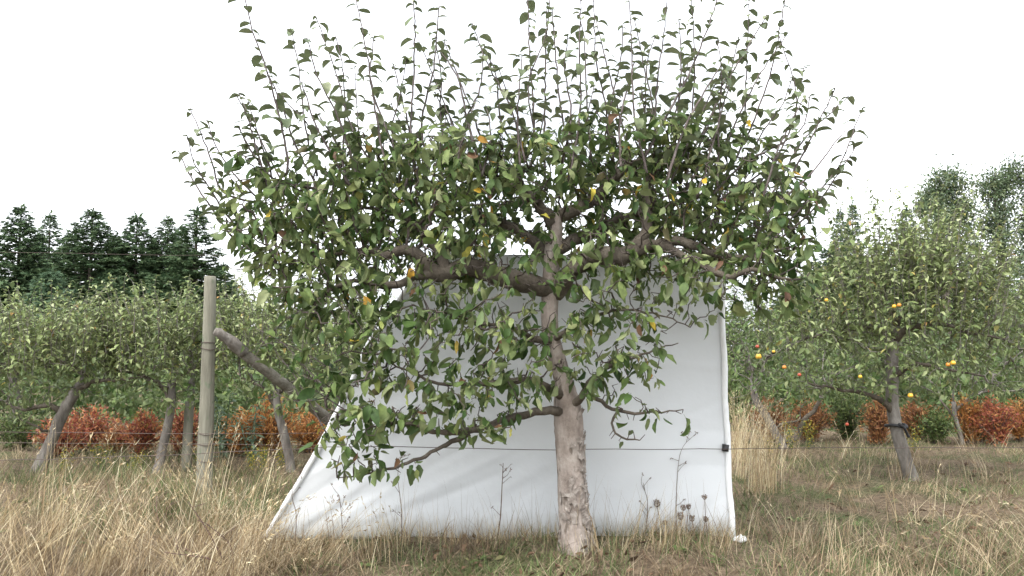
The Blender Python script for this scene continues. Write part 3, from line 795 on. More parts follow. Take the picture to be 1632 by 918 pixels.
# ------------------------------------------------------------------ posts, brace and wires
def posts():
    r = np.random.default_rng(4)
    b = ground(325, 785); b[2] = -.03
    root = empty('wooden_post', b, 'tall weathered round wooden fence post left of the white sheet', 'post')
    s = b[1] / FPX
    pts = [(325, 790, 25), (327, 715, 24), (330, 640, 22), (332, 560, 20), (334, 500, 19), (335, 441, 18)]
    A = np.array([(*at(x, y, b[1]), w * .5 * s) for x, y, w in pts]); A[0, 2] = -.03
    A = resample(A, .05)
    top = A[-1].copy(); A = np.vstack((A, top + np.array((0, 0, .004, -.006))))
    mb = MB(); tube(mb, A[:, :3], A[:, 3], 20, 0, .012, True, r)
    p = mb.build('post_shaft', M['post'], root)
    for y, wr in ((547, 1.08), (554, 1.12), (690, 1.06), (708, 1.06), (733, 1.07)):
        c = at(331 - (y - 600) * .02, y, b[1])
        rad = np.interp(y, [441, 500, 560, 640, 715, 790], [18, 19, 20, 22, 24, 25]) * .5 * s * wr
        a = np.linspace(0, 2 * math.pi * 1.02, 30); tl = r.normal(0, .008)
        ring = np.stack((c[0] + np.cos(a) * rad, c[1] + np.sin(a) * rad, c[2] + tl * np.cos(a + 1) + .003 * np.sin(2 * a)), 1)
        mb = MB(); tube(mb, ring, .0032, 5, 0); mb.build('wire_tie', M['wire'], root)
    # brace
    q0 = at(470, 612, 6.9); q0g = at(520, 655, 7.2)
    root2 = empty('brace_pole', at(520, 655, 7.2), 'grey log brace leaning down to the right from the tall round post', 'pole')
    A = np.array([(*at(368, 547, 6.52), .044), (*at(372, 550, 6.53), .046), (*at(400, 572, 6.6), .044), (*at(440, 603, 6.75), .046), (*at(480, 634, 6.95), .044), (*at(530, 674, 7.2), .052), (*at(600, 734, 7.6), .05)])
    A = resample(A, .06); mb = MB(); tube(mb, A[:, :3], A[:, 3], 14, 0, .05, True, r); mb.build('log', M['log'], root2)
    A = np.array([(*at(342, 528, 6.40), .030), (*at(356, 535, 6.44), .040), (*at(378, 551, 6.51), .046), (*at(392, 563, 6.55), .040)])
    A = resample(A, .03); mb = MB(); tube(mb, A[:, :3], A[:, 3], 10, 0, .12, True, r); mb.build('splintered_end', M['old_bark'], root2)
    # small stake further back
    g = ground(298, 748); s = g[1] / FPX
    root3 = empty('wooden_stake', g, 'short pale wooden stake standing among red shrubs left of the tall post', 'stake')
    A = np.array([(*at(296, 752, g[1]), 8 * s), (*at(299, 700, g[1]), 7.5 * s), (*at(302, 640, g[1]), 7 * s)])
    mb = MB(); tube(mb, resample(A, .05)[:, :3], resample(A, .05)[:, 3], 10, 0, .03, True, r); mb.build('stake_shaft', M['post'], root3)

    def wire(label, pts, rad=.0022, sag=0.0):
        A = np.array([at(*p) for p in pts]); A = resample(A, .15)
        A[1:-1, 2] += r.normal(0, .0022, len(A) - 2)
        o = A[0]
        mb = MB(); tube(mb, A, rad, 5, 0)
        w = mb.build('trellis_wire', M['wire'], None, loc=tuple(o))
        tag(w, label, 'wire', 'wires strung along the orchard rows')
    wire('thin rusty wire crossing in front of the white sheet at knee height', [(-300, 742, 4.8), (200, 728, 4.8), (560, 712, 4.78), (760, 715, 4.78), (900, 717, 4.76), (1157, 715, 5.02), (1400, 714, 4.95), (1900, 712, 4.9)])
    wire('high thin wire through the top of the tree crowns', [(-400, 398, 4.95), (0, 402, 4.95), (400, 408, 4.95), (800, 408, 4.95), (1200, 406, 4.95), (1632, 408, 4.95), (2000, 406, 4.95)], .0010)
    wire('upper of two wires tied low round the tall wooden post', [(-400, 684, 6.42), (0, 689, 6.42), (330, 691, 6.40), (520, 690, 6.5), (700, 690, 6.6)])
    wire('lower of two wires tied low round the tall wooden post', [(-400, 702, 6.42), (0, 706, 6.42), (330, 708, 6.40), (520, 710, 6.5), (700, 712, 6.6)])
posts()

# ------------------------------------------------------------------ other apple trees of the orchard
def orchard_tree(seed, base, trunk, limbs, blobs, shoots, label, leafm='orchard_leaf', Lm=.066, per=(.2, .4, .4), frac=.75, d=7.5, rows=LEAF_MID, barkm='old_bark', group='apple trees of the orchard rows behind', shoot_len=(.3, .7), step=.06, traced=()):
    r = np.random.default_rng(seed)
    root = empty('apple_tree', base, label, 'tree', group)
    T = resample(np.array(trunk), .05)
    mb = MB(); tube(mb, T[:, :3], T[:, 3] * .70, 14, 0, .05, True, r); mb.build('trunk', M[barkm], root)
    start = list(T[len(T) // 2:, :3])
    for L in limbs:
        pts = resample(np.array(L), .05); pts[1:, :3] += r.normal(0, .007, (len(pts) - 1, 3))
        mb = MB(); tube(mb, pts[:, :3], pts[:, 3] * .55, 8, 0, .06, True, r); mb.build('limb', M['limb_bark'], root)
        start += list(pts[:, :3])
    A = np.vstack([np.asarray(b) for b in blobs])
    nodes, par = colonise(np.array(start), A, step, .8, .10, 60, .35, .02, seed)
    rad, kids = twig_radii(par, .0024, 2.2, .014)
    mb = MB(); twig_mesh(mb, nodes, par, rad, kids, 3, 5)
    tw = mb.build('twigs', M['old_bark'], root); tag(tw, kind='stuff')
    isn = par >= 0; dirs = np.zeros_like(nodes); dirs[isn] = norm(nodes[isn] - nodes[par[isn]])
    thin = np.where(isn & (rad < .008))[0]; pick = thin[r.random(len(thin)) < frac]
    p = r.choice([1, 2, 3], len(pick), p=per)
    Pp, Dd, Nn, Ll = rosettes(r, nodes, pick, dirs, p, Lm, Lm * .22, .45, nodes.mean(0)); nl = len(Pp)
    mb = MB()
    leaves(mb, Pp, Dd, Nn, Ll, np.clip(r.normal(1.0, .6, nl), -.4, 2.4), np.clip(r.normal(.35, .3, nl), -.3, 1), rows, r.uniform(.6, .95, nl), r.normal(0, .6, nl), wave=.15)
    mb.build('crown', M['inner_leaf' if leafm == 'orchard_leaf' else leafm], root)
    # upright shoots out of the top
    tot = 0
    if shoots:
        mb = MB()
        top = np.where(isn & (nodes[:, 2] > np.percentile(nodes[:, 2], 30)))[0]
        for k in range(shoots):
            j = r.choice(top); p0 = nodes[j]
            ln = r.uniform(*shoot_len)
            o = norm((p0 - nodes.mean(0)) * np.array((1, 1, .0)) + 1e-6)
            q = np.array([p0, p0 + np.array((0, 0, ln * .5)) + o * ln * .10 + r.normal(0, .02, 3), p0 + np.array((0, 0, ln)) + o * ln * .26 + r.normal(0, .04, 3)])
            path = resample(q, .08)
            tube(mb, path, np.linspace(.0036, .0015, len(path)), 4, 0, 0, False)
            tot += shoot_leaves(mb, r, path, .030, Lm * 1.3, rows, 1, .05, .8)
        for tx, ty in [(a, b - 10) for a, b in traced]:
            e = at(tx, ty, d + r.uniform(-.5, .4)); c0 = nodes.mean(0); b_ = c0 + (e - c0) * np.array((.55, .9, .35)); b_ = nodes[int(((nodes - b_) ** 2).sum(1).argmin())]
            path = resample(np.array([b_, b_ + (e - b_) * np.array((.35, .35, .5)) + r.normal(0, .02, 3), e]), .08)
            tube(mb, path, np.linspace(.006, .002, len(path)), 4, 0, 0, False)
            tot += shoot_leaves(mb, r, path, .030, Lm * 1.85, rows, 1, .1, .75)
        so = mb.build('shoots', [M['old_bark'], M[leafm]], root); tag(so, kind='stuff')
    print(label[:40], len(nodes), nl, tot)
    return root

def tw(d, pts):
    """traced (px, py, depth offset, width px) -> world points with radius"""
    return [(*at(x, y, d + o), w * .5 * d / FPX) for x, y, o, w in pts]

def orchards():
    r = np.random.default_rng(33)
    g = ground(1452, 765); d = g[1]
    right = orchard_tree(51, g, tw(d, [(1456, 772, 0, 38), (1450, 755, 0, 30), (1438, 715, 0, 28), (1428, 680, 0, 27), (1422, 640, 0, 27), (1422, 600, 0, 26), (1424, 550, 0, 24), (1428, 520, 0, 20)]),
        [tw(d, [(1424, 660, 0, 20), (1408, 640, -.05, 18), (1380, 628, -.1, 13), (1340, 620, -.15, 9), (1290, 612, -.2, 5)]),
         tw(d, [(1424, 545, 0, 22), (1445, 525, -.1, 20), (1470, 520, -.16, 19), (1500, 515, -.2, 14), (1545, 530, -.25, 9), (1600, 540, -.3, 6)]),
         tw(d, [(1424, 600, 0, 16), (1460, 580, -.15, 12), (1510, 590, -.3, 8), (1570, 600, -.4, 5)]),
         tw(d, [(1426, 540, 0, 18), (1390, 520, -.1, 14), (1340, 530, -.2, 10), (1280, 540, -.25, 6)]),
         tw(d, [(1428, 520, 0, 18), (1410, 470, .1, 13), (1370, 440, .2, 9), (1320, 440, .2, 5)]),
         tw(d, [(1428, 520, 0, 18), (1460, 460, .1, 13), (1510, 430, .2, 9), (1570, 430, .2, 5)])],
        [blob(1430, 520, d, 190, 110, .8, 620, r), blob(1560, 540, d, 110, 90, .6, 300, r), blob(1300, 560, d, 95, 80, .6, 280, r), blob(1420, 600, d, 170, 45, .6, 260, r), blob(1470, 430, d, 150, 60, .6, 300, r), blob(1590, 600, d, 80, 50, .5, 120, r), blob(1430, 545, d - .65, 150, 85, .25, 330, r), blob(1450, 440, d - .4, 150, 70, .4, 240, r), blob(1545, 480, d - .4, 90, 80, .3, 180, r)],
        330, 'apple tree with leaning grey trunk and black tie, right of the white sheet', d=d, shoot_len=(.25, .75), frac=.9, traced=[(1400, 318), (1425, 308), (1440, 305), (1455, 360), (1475, 345), (1490, 330), (1510, 340), (1530, 335), (1545, 350), (1570, 370), (1590, 390), (1380, 370), (1350, 385), (1330, 400), (1415, 345), (1435, 340), (1500, 365), (1520, 370), (1465, 385), (1600, 410), (1560, 395), (1305, 430), (1410, 380), (1445, 395), (1395, 350), (1480, 400), (1620, 420), (1540, 400), (1365, 400), (1430, 360), (1505, 350), (1470, 365), (1550, 375)])
    g = ground(62, 752); d = g[1]
    orchard_tree(52, g, tw(d, [(58, 758, 0, 36), (68, 735, 0, 29), (85, 695, 0, 26), (102, 655, 0, 25), (122, 622, 0, 22), (138, 600, .05, 17)]),
        [tw(d, [(98, 660, 0, 18), (80, 645, -.05, 14), (55, 650, -.1, 12), (38, 652, -.12, 9), (10, 640, -.15, 6)]), tw(d, [(120, 625, 0, 16), (150, 608, -.1, 12), (190, 605, -.2, 8), (230, 600, -.2, 5)]),
         tw(d, [(138, 600, 0, 15), (110, 580, .1, 11), (60, 575, .2, 8), (0, 580, .25, 5)]), tw(d, [(85, 690, 0, 9), (60, 682, -.15, 7), (35, 668, -.2, 4)])],
        [blob(80, 575, d, 120, 55, .7, 420, r), blob(0, 580, d, 90, 55, .6, 260, r), blob(150, 570, d, 80, 55, .6, 240, r), blob(60, 630, d, 110, 28, .5, 150, r), blob(90, 530, d, 120, 30, .5, 160, r)],
        300, 'apple tree with dark curved trunk leaning right, at the far left edge', d=d, shoot_len=(.2, .45), frac=.9, traced=[(165, 492), (130, 488), (142, 484), (95, 490), (60, 500), (30, 505), (10, 498), (78, 495), (110, 500)])
    g = ground(252, 752); d = g[1]
    orchard_tree(53, g, tw(d, [(250, 758, 0, 26), (258, 720, 0, 20), (267, 680, 0, 19), (274, 640, 0, 18), (272, 610, 0, 15)]),
        [tw(d, [(274, 640, 0, 12), (250, 610, .05, 10), (215, 595, .1, 7), (180, 590, .1, 5)]), tw(d, [(272, 620, 0, 12), (295, 595, .1, 9), (330, 580, .15, 6)])],
        [blob(260, 570, d, 95, 60, .6, 380, r), blob(230, 530, d, 80, 45, .5, 220, r), blob(310, 560, d, 60, 60, .5, 200, r), blob(270, 625, d, 80, 28, .5, 110, r)],
        230, 'slim apple tree between the curved trunk and the tall round post', d=d, shoot_len=(.2, .45), frac=.9, traced=[(215, 466), (240, 480), (275, 483), (195, 484), (300, 488), (225, 490), (258, 486), (285, 495), (205, 498)])
    g = ground(462, 755); d = g[1]
    orchard_tree(54, g, tw(d, [(465, 760, 0, 24), (460, 725, 0, 20), (452, 690, 0, 19), (443, 655, 0, 18), (440, 620, 0, 15)]),
        [tw(d, [(443, 650, 0, 12), (420, 620, .05, 9), (385, 600, .1, 6)]), tw(d, [(441, 630, 0, 12), (480, 600, .1, 9), (530, 580, .15, 6)])],
        [blob(430, 560, d, 95, 75, .6, 420, r), blob(400, 525, d, 65, 60, .5, 240, r), blob(520, 570, d, 90, 70, .5, 300, r), blob(470, 630, d, 90, 30, .5, 130, r), blob(475, 605, d - .5, 55, 45, .25, 130, r), blob(490, 620, d - .95, 48, 42, .2, 150, r), blob(420, 545, d - 1.0, 45, 30, .2, 70, r), blob(480, 500, d, 100, 50, .5, 200, r)],
        230, 'apple tree behind the log brace, just left of the white sheet', d=d, shoot_len=(.2, .55), frac=.85)
    g = ground(1246, 714); d = g[1]
    orchard_tree(55, g, tw(d, [(1250, 720, 0, 22), (1240, 698, 0, 18), (1222, 665, 0, 17), (1205, 638, 0, 16), (1200, 615, .1, 12)]),
        [tw(d, [(1245, 705, 0, 15), (1268, 700, .1, 15), (1280, 675, .1, 14), (1300, 650, .15, 12), (1310, 620, .2, 8)]), tw(d, [(1232, 682, 0, 7), (1260, 672, 0, 6), (1290, 668, .05, 4)])],
        [blob(1215, 560, d, 75, 75, .7, 320, r), blob(1310, 560, d, 90, 75, .7, 300, r), blob(1200, 620, d, 55, 30, .5, 80, r)],
        40, 'forked apple tree with two leaning bare stems right of the white pole', d=d, leafm='far_leaf', frac=.85, shoot_len=(.3, .6), step=.08)
    g = ground(1535, 708); d = g[1]
    orchard_tree(56, g, tw(d, [(1534, 714, 0, 13), (1530, 690, 0, 10), (1522, 665, 0, 10), (1520, 640, 0, 9)]),
        [tw(d, [(1522, 665, 0, 8), (1500, 640, .1, 6)]), tw(d, [(1522, 655, 0, 8), (1550, 630, .1, 6)])],
        [blob(1530, 560, d, 110, 80, .7, 420, r), blob(1620, 560, d, 70, 80, .6, 220, r)],
        40, 'thin stemmed apple tree in the back row near the right edge', d=d, leafm='far_leaf', frac=.85, shoot_len=(.3, .6), step=.08)
    # the row behind: one tree built, then copied
    d = 12.5; g = np.array((0.0, d, 0))
    proto = orchard_tree(57, g, [(0, d, -.05, .09), (.05, d, .4, .075), (-.02, d, .8, .07), (0, d, 1.1, .05)],
        [[(0, d, .8, .05), (.5, d, 1.1, .035), (1.0, d, 1.2, .02)], [(0, d, .8, .05), (-.5, d, 1.1, .035), (-1.0, d, 1.15, .02)], [(0, d, 1, .04), (.1, d - .4, 1.3, .03), (0, d - .8, 1.4, .02)]],
        [np.array((0, d, 1.25)) + norm(r.normal(0, 1, (520, 3))) * r.random((520, 1)) ** .4 * np.array((1.35, 1.0, .62))], 60,
        'dark leafy apple tree of the far row seen past the tall round post', leafm='far_leaf', Lm=.095, frac=.95, per=(.25, .4, .35), rows=LEAF_MID, shoot_len=(.3, .6), step=.09, group='apple trees of the far row')
    spots = [(-7.4, 12.0, .4, 'dark leafy apple tree of the far row at the left frame edge'), (-5.0, 12.6, 1.9, 'dark leafy apple tree of the far row behind the slim apple tree'),
             (-2.6, 12.2, 2.8, 'dark leafy apple tree of the far row behind the log brace'), (0.2, 12.8, 4.0, 'dark leafy apple tree of the far row behind the white sheet'),
             (3.6, 12.2, 5.1, 'dark leafy apple tree of the far row beyond the forked apple tree'), (5.9, 12.7, .9, 'dark leafy apple tree of the far row beyond the leaning trunk with black tie'), (8.2, 12.1, 2.2, 'dark leafy apple tree of the far row at the right frame edge')]
    for k, (x, y, rz, lb) in enumerate(spots):
        if k == 2:
            proto.location = (x, y, 0); proto.rotation_euler = (0, 0, rz); continue
        copy_thing(proto, (x, y, 0), rz, (1.0, 1.0, .95 + .03 * k % .1), lb)
    return right
orchards()

# black tie round the right trunk
def tie():
    d = ground(1452, 765)[1]; r = np.random.default_rng(3)
    c = at(1428, 678, d); rad = 13.5 * d / FPX * 1.12
    a = np.linspace(0, 2 * math.pi, 26)
    ring = np.stack((c[0] + np.cos(a) * rad, c[1] + np.sin(a) * rad, c[2] + .01 * np.sin(a * 2)), 1)
    root = empty('trunk_tie', c, 'black rubber tie with a loose end around the leaning grey trunk', 'tie')
    mb = MB(); tube(mb, ring, .014, 6, 0, .05, False, r); mb.build('loop', M['black_tie'], root)
    p = [at(1432, 676, d - rad), at(1440, 680, d - rad - .03), at(1446, 692, d - rad), at(1449, 697, d - rad)]
    mb = MB(); tube(mb, resample(np.array(p), .02), .012, 6, 0); mb.build('loose_end', M['black_tie'], root)
tie()

# ------------------------------------------------------------------ apples still hanging
def apples():
    r = np.random.default_rng(8)
    m_y = leaf_mat('ripe_yellow_apple', ((0, (.62, .36, .035)), (1, (.66, .42, .05))), None, .35, 0, .5)
    m_o = leaf_mat('orange_apple', ((0, (.52, .20, .03)), (1, (.55, .24, .035))), None, .35, 0, .5)
    m_r = leaf_mat('red_apple', ((0, (.36, .06, .03)), (1, (.40, .08, .035))), None, .35, 0, .5)
    prof = [(0, .30), (.18, .43), (.45, .48), (.75, .42), (1.0, .15), (1.15, -.12), (.98, -.36), (.7, -.47), (.35, -.49), (.15, -.45), (0, -.43)]
    d = ground(1452, 765)[1]
    k_ = .85
    lst = [(1209, 568, -.9, 5.6, m_y, 'largest yellow apple, hanging low right beside the white pole'),
           (1207, 552, -.85, 3.6, m_r, 'small reddish apple just above the largest yellow apple'),
           (1276, 491, -.75, 4.0, m_y, 'single orange yellow apple on the upper left side of the right tree'),
           (1317, 478, -.75, 3.4, m_y, 'small yellow apple highest on the left of the right tree'),
           (1425, 488, -.85, 4.0, m_y, 'left apple of the high pair in the middle of the right tree'),
           (1433, 486, -.88, 4.0, m_o, 'right apple of the high pair in the middle of the right tree'),
           (1511, 581, -.85, 4.2, m_o, 'smaller orange apple of the low pair on the right'),
           (1519, 578, -.88, 4.8, m_y, 'bigger yellow apple of the low pair on the right'),
           (1451, 630, -.7, 4.8, m_y, 'yellow apple hanging lowest, beside the leaning grey trunk'),
           (1250, 585, -.8, 4.0, m_o, 'dull orange apple to the right of the largest yellow apple'),
           (1233, 560, -.8, 3.0, m_y, 'small greenish yellow apple between two larger ones near the white pole'),
           (1274, 597, -.75, 3.6, m_r, 'small dark red apple low on the left of the right tree'),
           (1371, 600, -.8, 3.6, m_y, 'dim yellow apple half hidden low in the right tree'),
           (1350, 676, -.3, 3.4, m_r, 'tiny red apple hanging before the green shrub')]
    for px, py, o, rp, m, lb in lst:
        dd = d + o; c = at(px, py, dd); R_ = k_ * rp * dd / FPX
        root = empty('apple', c, lb, 'apple', 'apples left on the orchard trees')
        k = 14; a = np.arange(k) / k * 2 * math.pi
        V = [(0, 0, prof[0][1])] + [(rr * math.cos(t) * (1 + .03 * math.sin(5 * t)), rr * math.sin(t), z) for rr, z in prof[1:-1] for t in a] + [(0, 0, prof[-1][1])]
        V = np.array(V) * np.array((1, 1, 1.85)) * R_ / 1.12 + c
        n_ = len(prof) - 2; Q = []; T = []
        for i in range(n_ - 1):
            for j in range(k): Q.append((1 + i * k + j, 1 + (i + 1) * k + j, 1 + (i + 1) * k + (j + 1) % k, 1 + i * k + (j + 1) % k))
        for j in range(k):
            T.append((0, 1 + j, 1 + (j + 1) % k)); T.append((len(V) - 1, 1 + (n_ - 1) * k + (j + 1) % k, 1 + (n_ - 1) * k + j))
        mb = MB(); mb.add(V, Q, T); mb.build('fruit', m, root)
        mb = MB(); tube(mb, [c + np.array((0, 0, .5 * R_)), c + np.array((.004, 0, 1.2 * R_)), c + np.array((.012, .01, 1.9 * R_))], .002, 5, 0); mb.build('stalk', M['weed'], root)
apples()

# ------------------------------------------------------------------ autumn shrubs
def shrubs():
    r = np.random.default_rng(14)
    mats = {
        'red': leaf_mat('red_leaf', ((0, (.17, .045, .032)), (.5, (.30, .088, .052)), (.88, (.46, .19, .07)), (1, (.32, .27, .08))), None, .5, .3, .3, vein=False),
        'orange': leaf_mat('orange_leaf', ((0, (.24, .095, .032)), (.5, (.42, .18, .055)), (.9, (.52, .28, .09)), (1, (.32, .27, .09))), None, .5, .3, .3, vein=False),
        'rust': leaf_mat('rust_leaf', ((0, (.17, .072, .038)), (.5, (.29, .125, .055)), (1, (.42, .24, .09))), None, .5, .3, .3, vein=False),
        'green': leaf_mat('shrub_green_leaf', ((0, (.045, .075, .024)), (.5, (.08, .12, .036)), (1, (.15, .18, .06))), None, .5, .25, .3, vein=False)}
    lst = [(140, 742, 60, 72, 'red', 'red autumn shrub with a ragged top, beside the curved trunk'),
           (95, 738, 42, 52, 'red', 'low dark red shrub right behind the curved trunk'),
           (228, 738, 32, 62, 'red', 'narrow red shrub left of the slim apple trunk'),
           (292, 738, 38, 68, 'red', 'bright crimson shrub behind the short wooden stake'),
           (190, 738, 26, 40, 'rust', 'small rust coloured shrub between two red shrubs at left'),
           (388, 738, 52, 64, 'orange', 'orange shrub right behind the tall round post'),
           (430, 736, 52, 84, 'orange', 'tallest orange shrub, behind the log brace'),
           (492, 736, 45, 66, 'orange', 'orange brown shrub next to the left sheet edge'),
           (28, 735, 46, 64, 'green', 'dark green shrub low at the left frame edge'),
           (350, 735, 40, 62, 'green', 'green leafy shrub showing right beside the tall round post'),
           (1230, 712, 36, 58, 'rust', 'rusty red shrub behind the forked apple stems'),
           (1290, 712, 36, 60, 'rust', 'rust brown shrub right of the forked apple stems'),
           (1352, 712, 50, 72, 'green', 'broad green shrub left of the leaning grey trunk'),
           (1462, 712, 40, 60, 'rust', 'rust red shrub directly right of the leaning grey trunk'),
           (1492, 712, 32, 46, 'green', 'small green shrub between rust shrubs at right'),
           (1560, 712, 42, 62, 'green', 'green shrub right of the thin stemmed apple tree'),
           (1588, 706, 34, 56, 'red', 'red topped shrub near the right edge of the view'),
           (1628, 710, 40, 58, 'orange', 'orange green shrub cut by the right frame edge'),
           (1545, 706, 32, 58, 'orange', 'orange shrub behind the thin apple stem'),
           (1400, 706, 26, 56, 'rust', 'dull rust shrub just behind the leaning grey trunk')]
    for px, py, hw, h, c, lb in lst:
        d = {True: 9.0, False: 9.9}[px < 700] + r.uniform(-.2, .35)
        b = at(px, py, d); b[2] = 0.0
        s = d / FPX; W = hw * s; H = (at(px, py - h * 1.22, d)[2])
        root = empty('autumn_shrub' if c != 'green' else 'green_shrub', b, lb, 'shrub', 'shrubs behind the orchard rows')
        mb = MB(); P = []; Dv = []
        ns = 85
        for k in range(ns):
            az = r.random() * 6.28; sp = r.random() ** .6
            tip = b + np.array((math.cos(az) * W * sp, math.sin(az) * W * sp * .8, H * (1.0 - .45 * sp ** 2) * r.uniform(.72, 1.08)))
            mid = b + (tip - b) * np.array((.35, .35, .55)); path = resample(np.array([b + r.normal(0, .03, 3) * np.array((1, 1, 0)), mid, tip]), .07)
            tube(mb, path, np.linspace(.006, .0018, len(path)), 3, 0, 0, False)
            m_ = len(path); reps = np.repeat(np.arange(max(1, m_ // 5), m_), 8)
            P.append(path[reps] + r.normal(0, .035, (len(reps), 3))); Dv.append(norm(tip - mid)[None] * .7 + r.normal(0, .6, (len(reps), 3)))
        mb.build('stems', M['twig'], root)
        P = np.vstack(P); Dv = np.vstack(Dv); n_ = len(P); P[:, 2] = np.maximum(P[:, 2], .02)
        mb = MB(); leaves(mb, P, Dv, r.normal(0, .8, (n_, 3)) + np.array((0, -.1, .3)), np.clip(r.normal(.040, .011, n_), .018, .07), r.normal(.4, .4, n_), .2, LEAF_LO, .75)
        mb.build('foliage', mats[c], root)
    # yellow flowered weeds in the grass below
    my = leaf_mat('yellow_bloom', ((0, (.36, .29, .035)), (1, (.52, .43, .09))), None, .6, .3, .2, vein=False)
    mg = leaf_mat('weed_leaf', ((0, (.08, .12, .04)), (1, (.16, .20, .08))), None, .6, .3, .2, vein=False)
    for px, py, h, lb in [(103, 745, 24, 'yellow flowered weed at the foot of the curved trunk'), (160, 738, 26, 'yellow flowered weed below the ragged red shrub'), (210, 742, 18, 'low yellow flowered weed left of the slim apple trunk'),
                          (322, 745, 28, 'yellow flowered weed behind the foot of the tall round post'), (402, 742, 24, 'yellow flowered weed in front of the orange shrubs'), (420, 745, 30, 'taller yellow flowered weed below the tallest orange shrub'),
                          (448, 740, 22, 'yellow flowered weed close to the apple trunk by the brace'), (1262, 714, 34, 'yellow flowered weed between the two forked stems'), (1288, 712, 36, 'yellow flowered weed right of the forked stems'),
                          (1228, 718, 20, 'low yellow flowered weed left of the forked stems'), (1458, 716, 30, 'yellow flowered weed beside the leaning grey trunk')]:
        d = 1536 / (py - 550) * .98; b = at(px, py, d); b[2] = 0; H = h * 1.3 * d / FPX
        root = empty('flowering_weed', b, lb, 'weed', 'yellow flowered weeds'); mb = MB(); fp = []; gp = []
        for k in range(7):
            tip = b + np.array((r.normal(0, .06), r.normal(0, .05), H * r.uniform(.7, 1.1)))
            path = resample(np.array([b, (b + tip) / 2 + r.normal(0, .008, 3), tip]), .05); tube(mb, path, .0022, 3, 0, 0, False)
            gp.append(path[1:]); q = np.repeat(path[-4:], 4, 0); fp.append(q + r.normal(0, .016, q.shape))
        mb.build('stems', mg, root)
        fp = np.vstack(fp); n_ = len(fp); mb = MB(); leaves(mb, fp, r.normal(0, 1, (n_, 3)) + np.array((0, 0, .4)), r.normal(0, 1, (n_, 3)), .022, .3, .2, LEAF_LO, 1.0); mb.build('flowers', my, root)
        gp = np.vstack(gp); n_ = len(gp); mb = MB(); leaves(mb, gp, r.normal(0, 1, (n_, 3)), r.normal(0, .4, (n_, 3)) + np.array((0, 0, 1)), .05, .5, .2, LEAF_LO, .6); mb.build('foliage', mg, root)
shrubs()

# ------------------------------------------------------------------ conifers and tall trees beyond the orchard
def conifer_parts(seed, H, Rm, nm, sparse=1.0):
    r = np.random.default_rng(seed)
    wood = MB(); fol = MB()
    ax = np.array([(0, 0, 0, .018 * H), (.0, 0, H * .5, .009 * H), (0, 0, H * .8, .004 * H), (0, 0, H, .008)]); A = resample(ax, .5)
    tube(wood, A[:, :3], A[:, 3], 8, 0, .04, True, r)
    P = []; D = []; Ls = []
    z = .05 * H
    while z < H * .985:
        f = z / H
        prof = (1 - f) ** (.60 + .32 * f) * (.55 + .45 * min(1, f * 4))
        nb = int(r.integers(6, 10))
        a0 = r.random() * 6.28
        for k in range(nb):
            if r.random() > sparse: continue
            L = Rm * 1.12 * prof * r.uniform(.5, 1.25) + .10
            az = a0 + k * 6.283 / nb + r.normal(0, .25)
            pit = -.30 + .75 * f + r.normal(0, .12)
            h = np.array((math.cos(az), math.sin(az), 0)); sd = np.array((-h[1], h[0], 0))
            q = np.array([(0, 0, z), (0, 0, z) + h * L * .55 + np.array((0, 0, L * .5 * math.sin(pit) - .02 * L)), (0, 0, z) + h * L + np.array((0, 0, L * math.sin(pit) + .06 * L))])
            path = resample(q, .2)
            if L > .5: tube(wood, path, np.linspace(.012 + .010 * L, .006, len(path)), 3, 0, 0, False)
            cnt = max(9, int(L / .034))
            t = r.uniform(.03, 1.0, cnt) ** .65; ii = t * (len(path) - 1); lo = np.minimum(ii.astype(int), len(path) - 2)
            pp = path[lo] + (path[lo + 1] - path[lo]) * (ii - lo)[:, None]
            s = r.choice([-1, 1], cnt)
            w = .30 + .55 * (1 - t)
            dv = h[None] * (.75 + r.normal(0, .15, cnt))[:, None] + sd[None] * (s * w * r.uniform(.4, 1.3, cnt))[:, None] + np.stack((np.zeros(cnt), np.zeros(cnt), r.normal(-.18, .22, cnt)), 1)
            P.append(pp + r.normal(0, .03, pp.shape)); D.append(dv); Ls.append(np.clip(r.normal(.34, .10, cnt), .14, .6) * (.35 + .65 * (1 - f)))
        z += r.uniform(.14, .25) * (1.15 - .5 * f) * H / 9
    top = 14; P.append(np.tile((0, 0, H * .97), (top, 1)) + r.normal(0, .04, (top, 3)) + np.stack((np.zeros(top), np.zeros(top), np.linspace(-.3, .2, top)), 1)); D.append(r.normal(0, .5, (top, 3)) + np.array((0, 0, 1.0))); Ls.append(np.full(top, .26))
    P = np.vstack(P); D = np.vstack(D); Ls = np.concatenate(Ls); n_ = len(P)
    # every spray: a drooping main frond and side fingers, tilted all ways
    N = r.normal(0, .75, (n_, 3)) + np.array((0, 0, .55))
    Dn = norm(D); S = norm(np.cross(Dn, N))
    leaves(fol, P, D, N, Ls, r.normal(.55, .4, n_), r.normal(-.3, .3, n_), SPRAY, 1.0)
    for sg in (-1, 1):
        for q in (.15, .5):
            leaves(fol, P + Dn * (Ls * q)[:, None], Dn + S * sg * .9 + r.normal(0, .3, (n_, 3)), N + r.normal(0, .5, (n_, 3)), Ls * (.62 - .2 * q), r.normal(.6, .3, n_), -.1, LEAF_LO, .75)
    return wood, fol

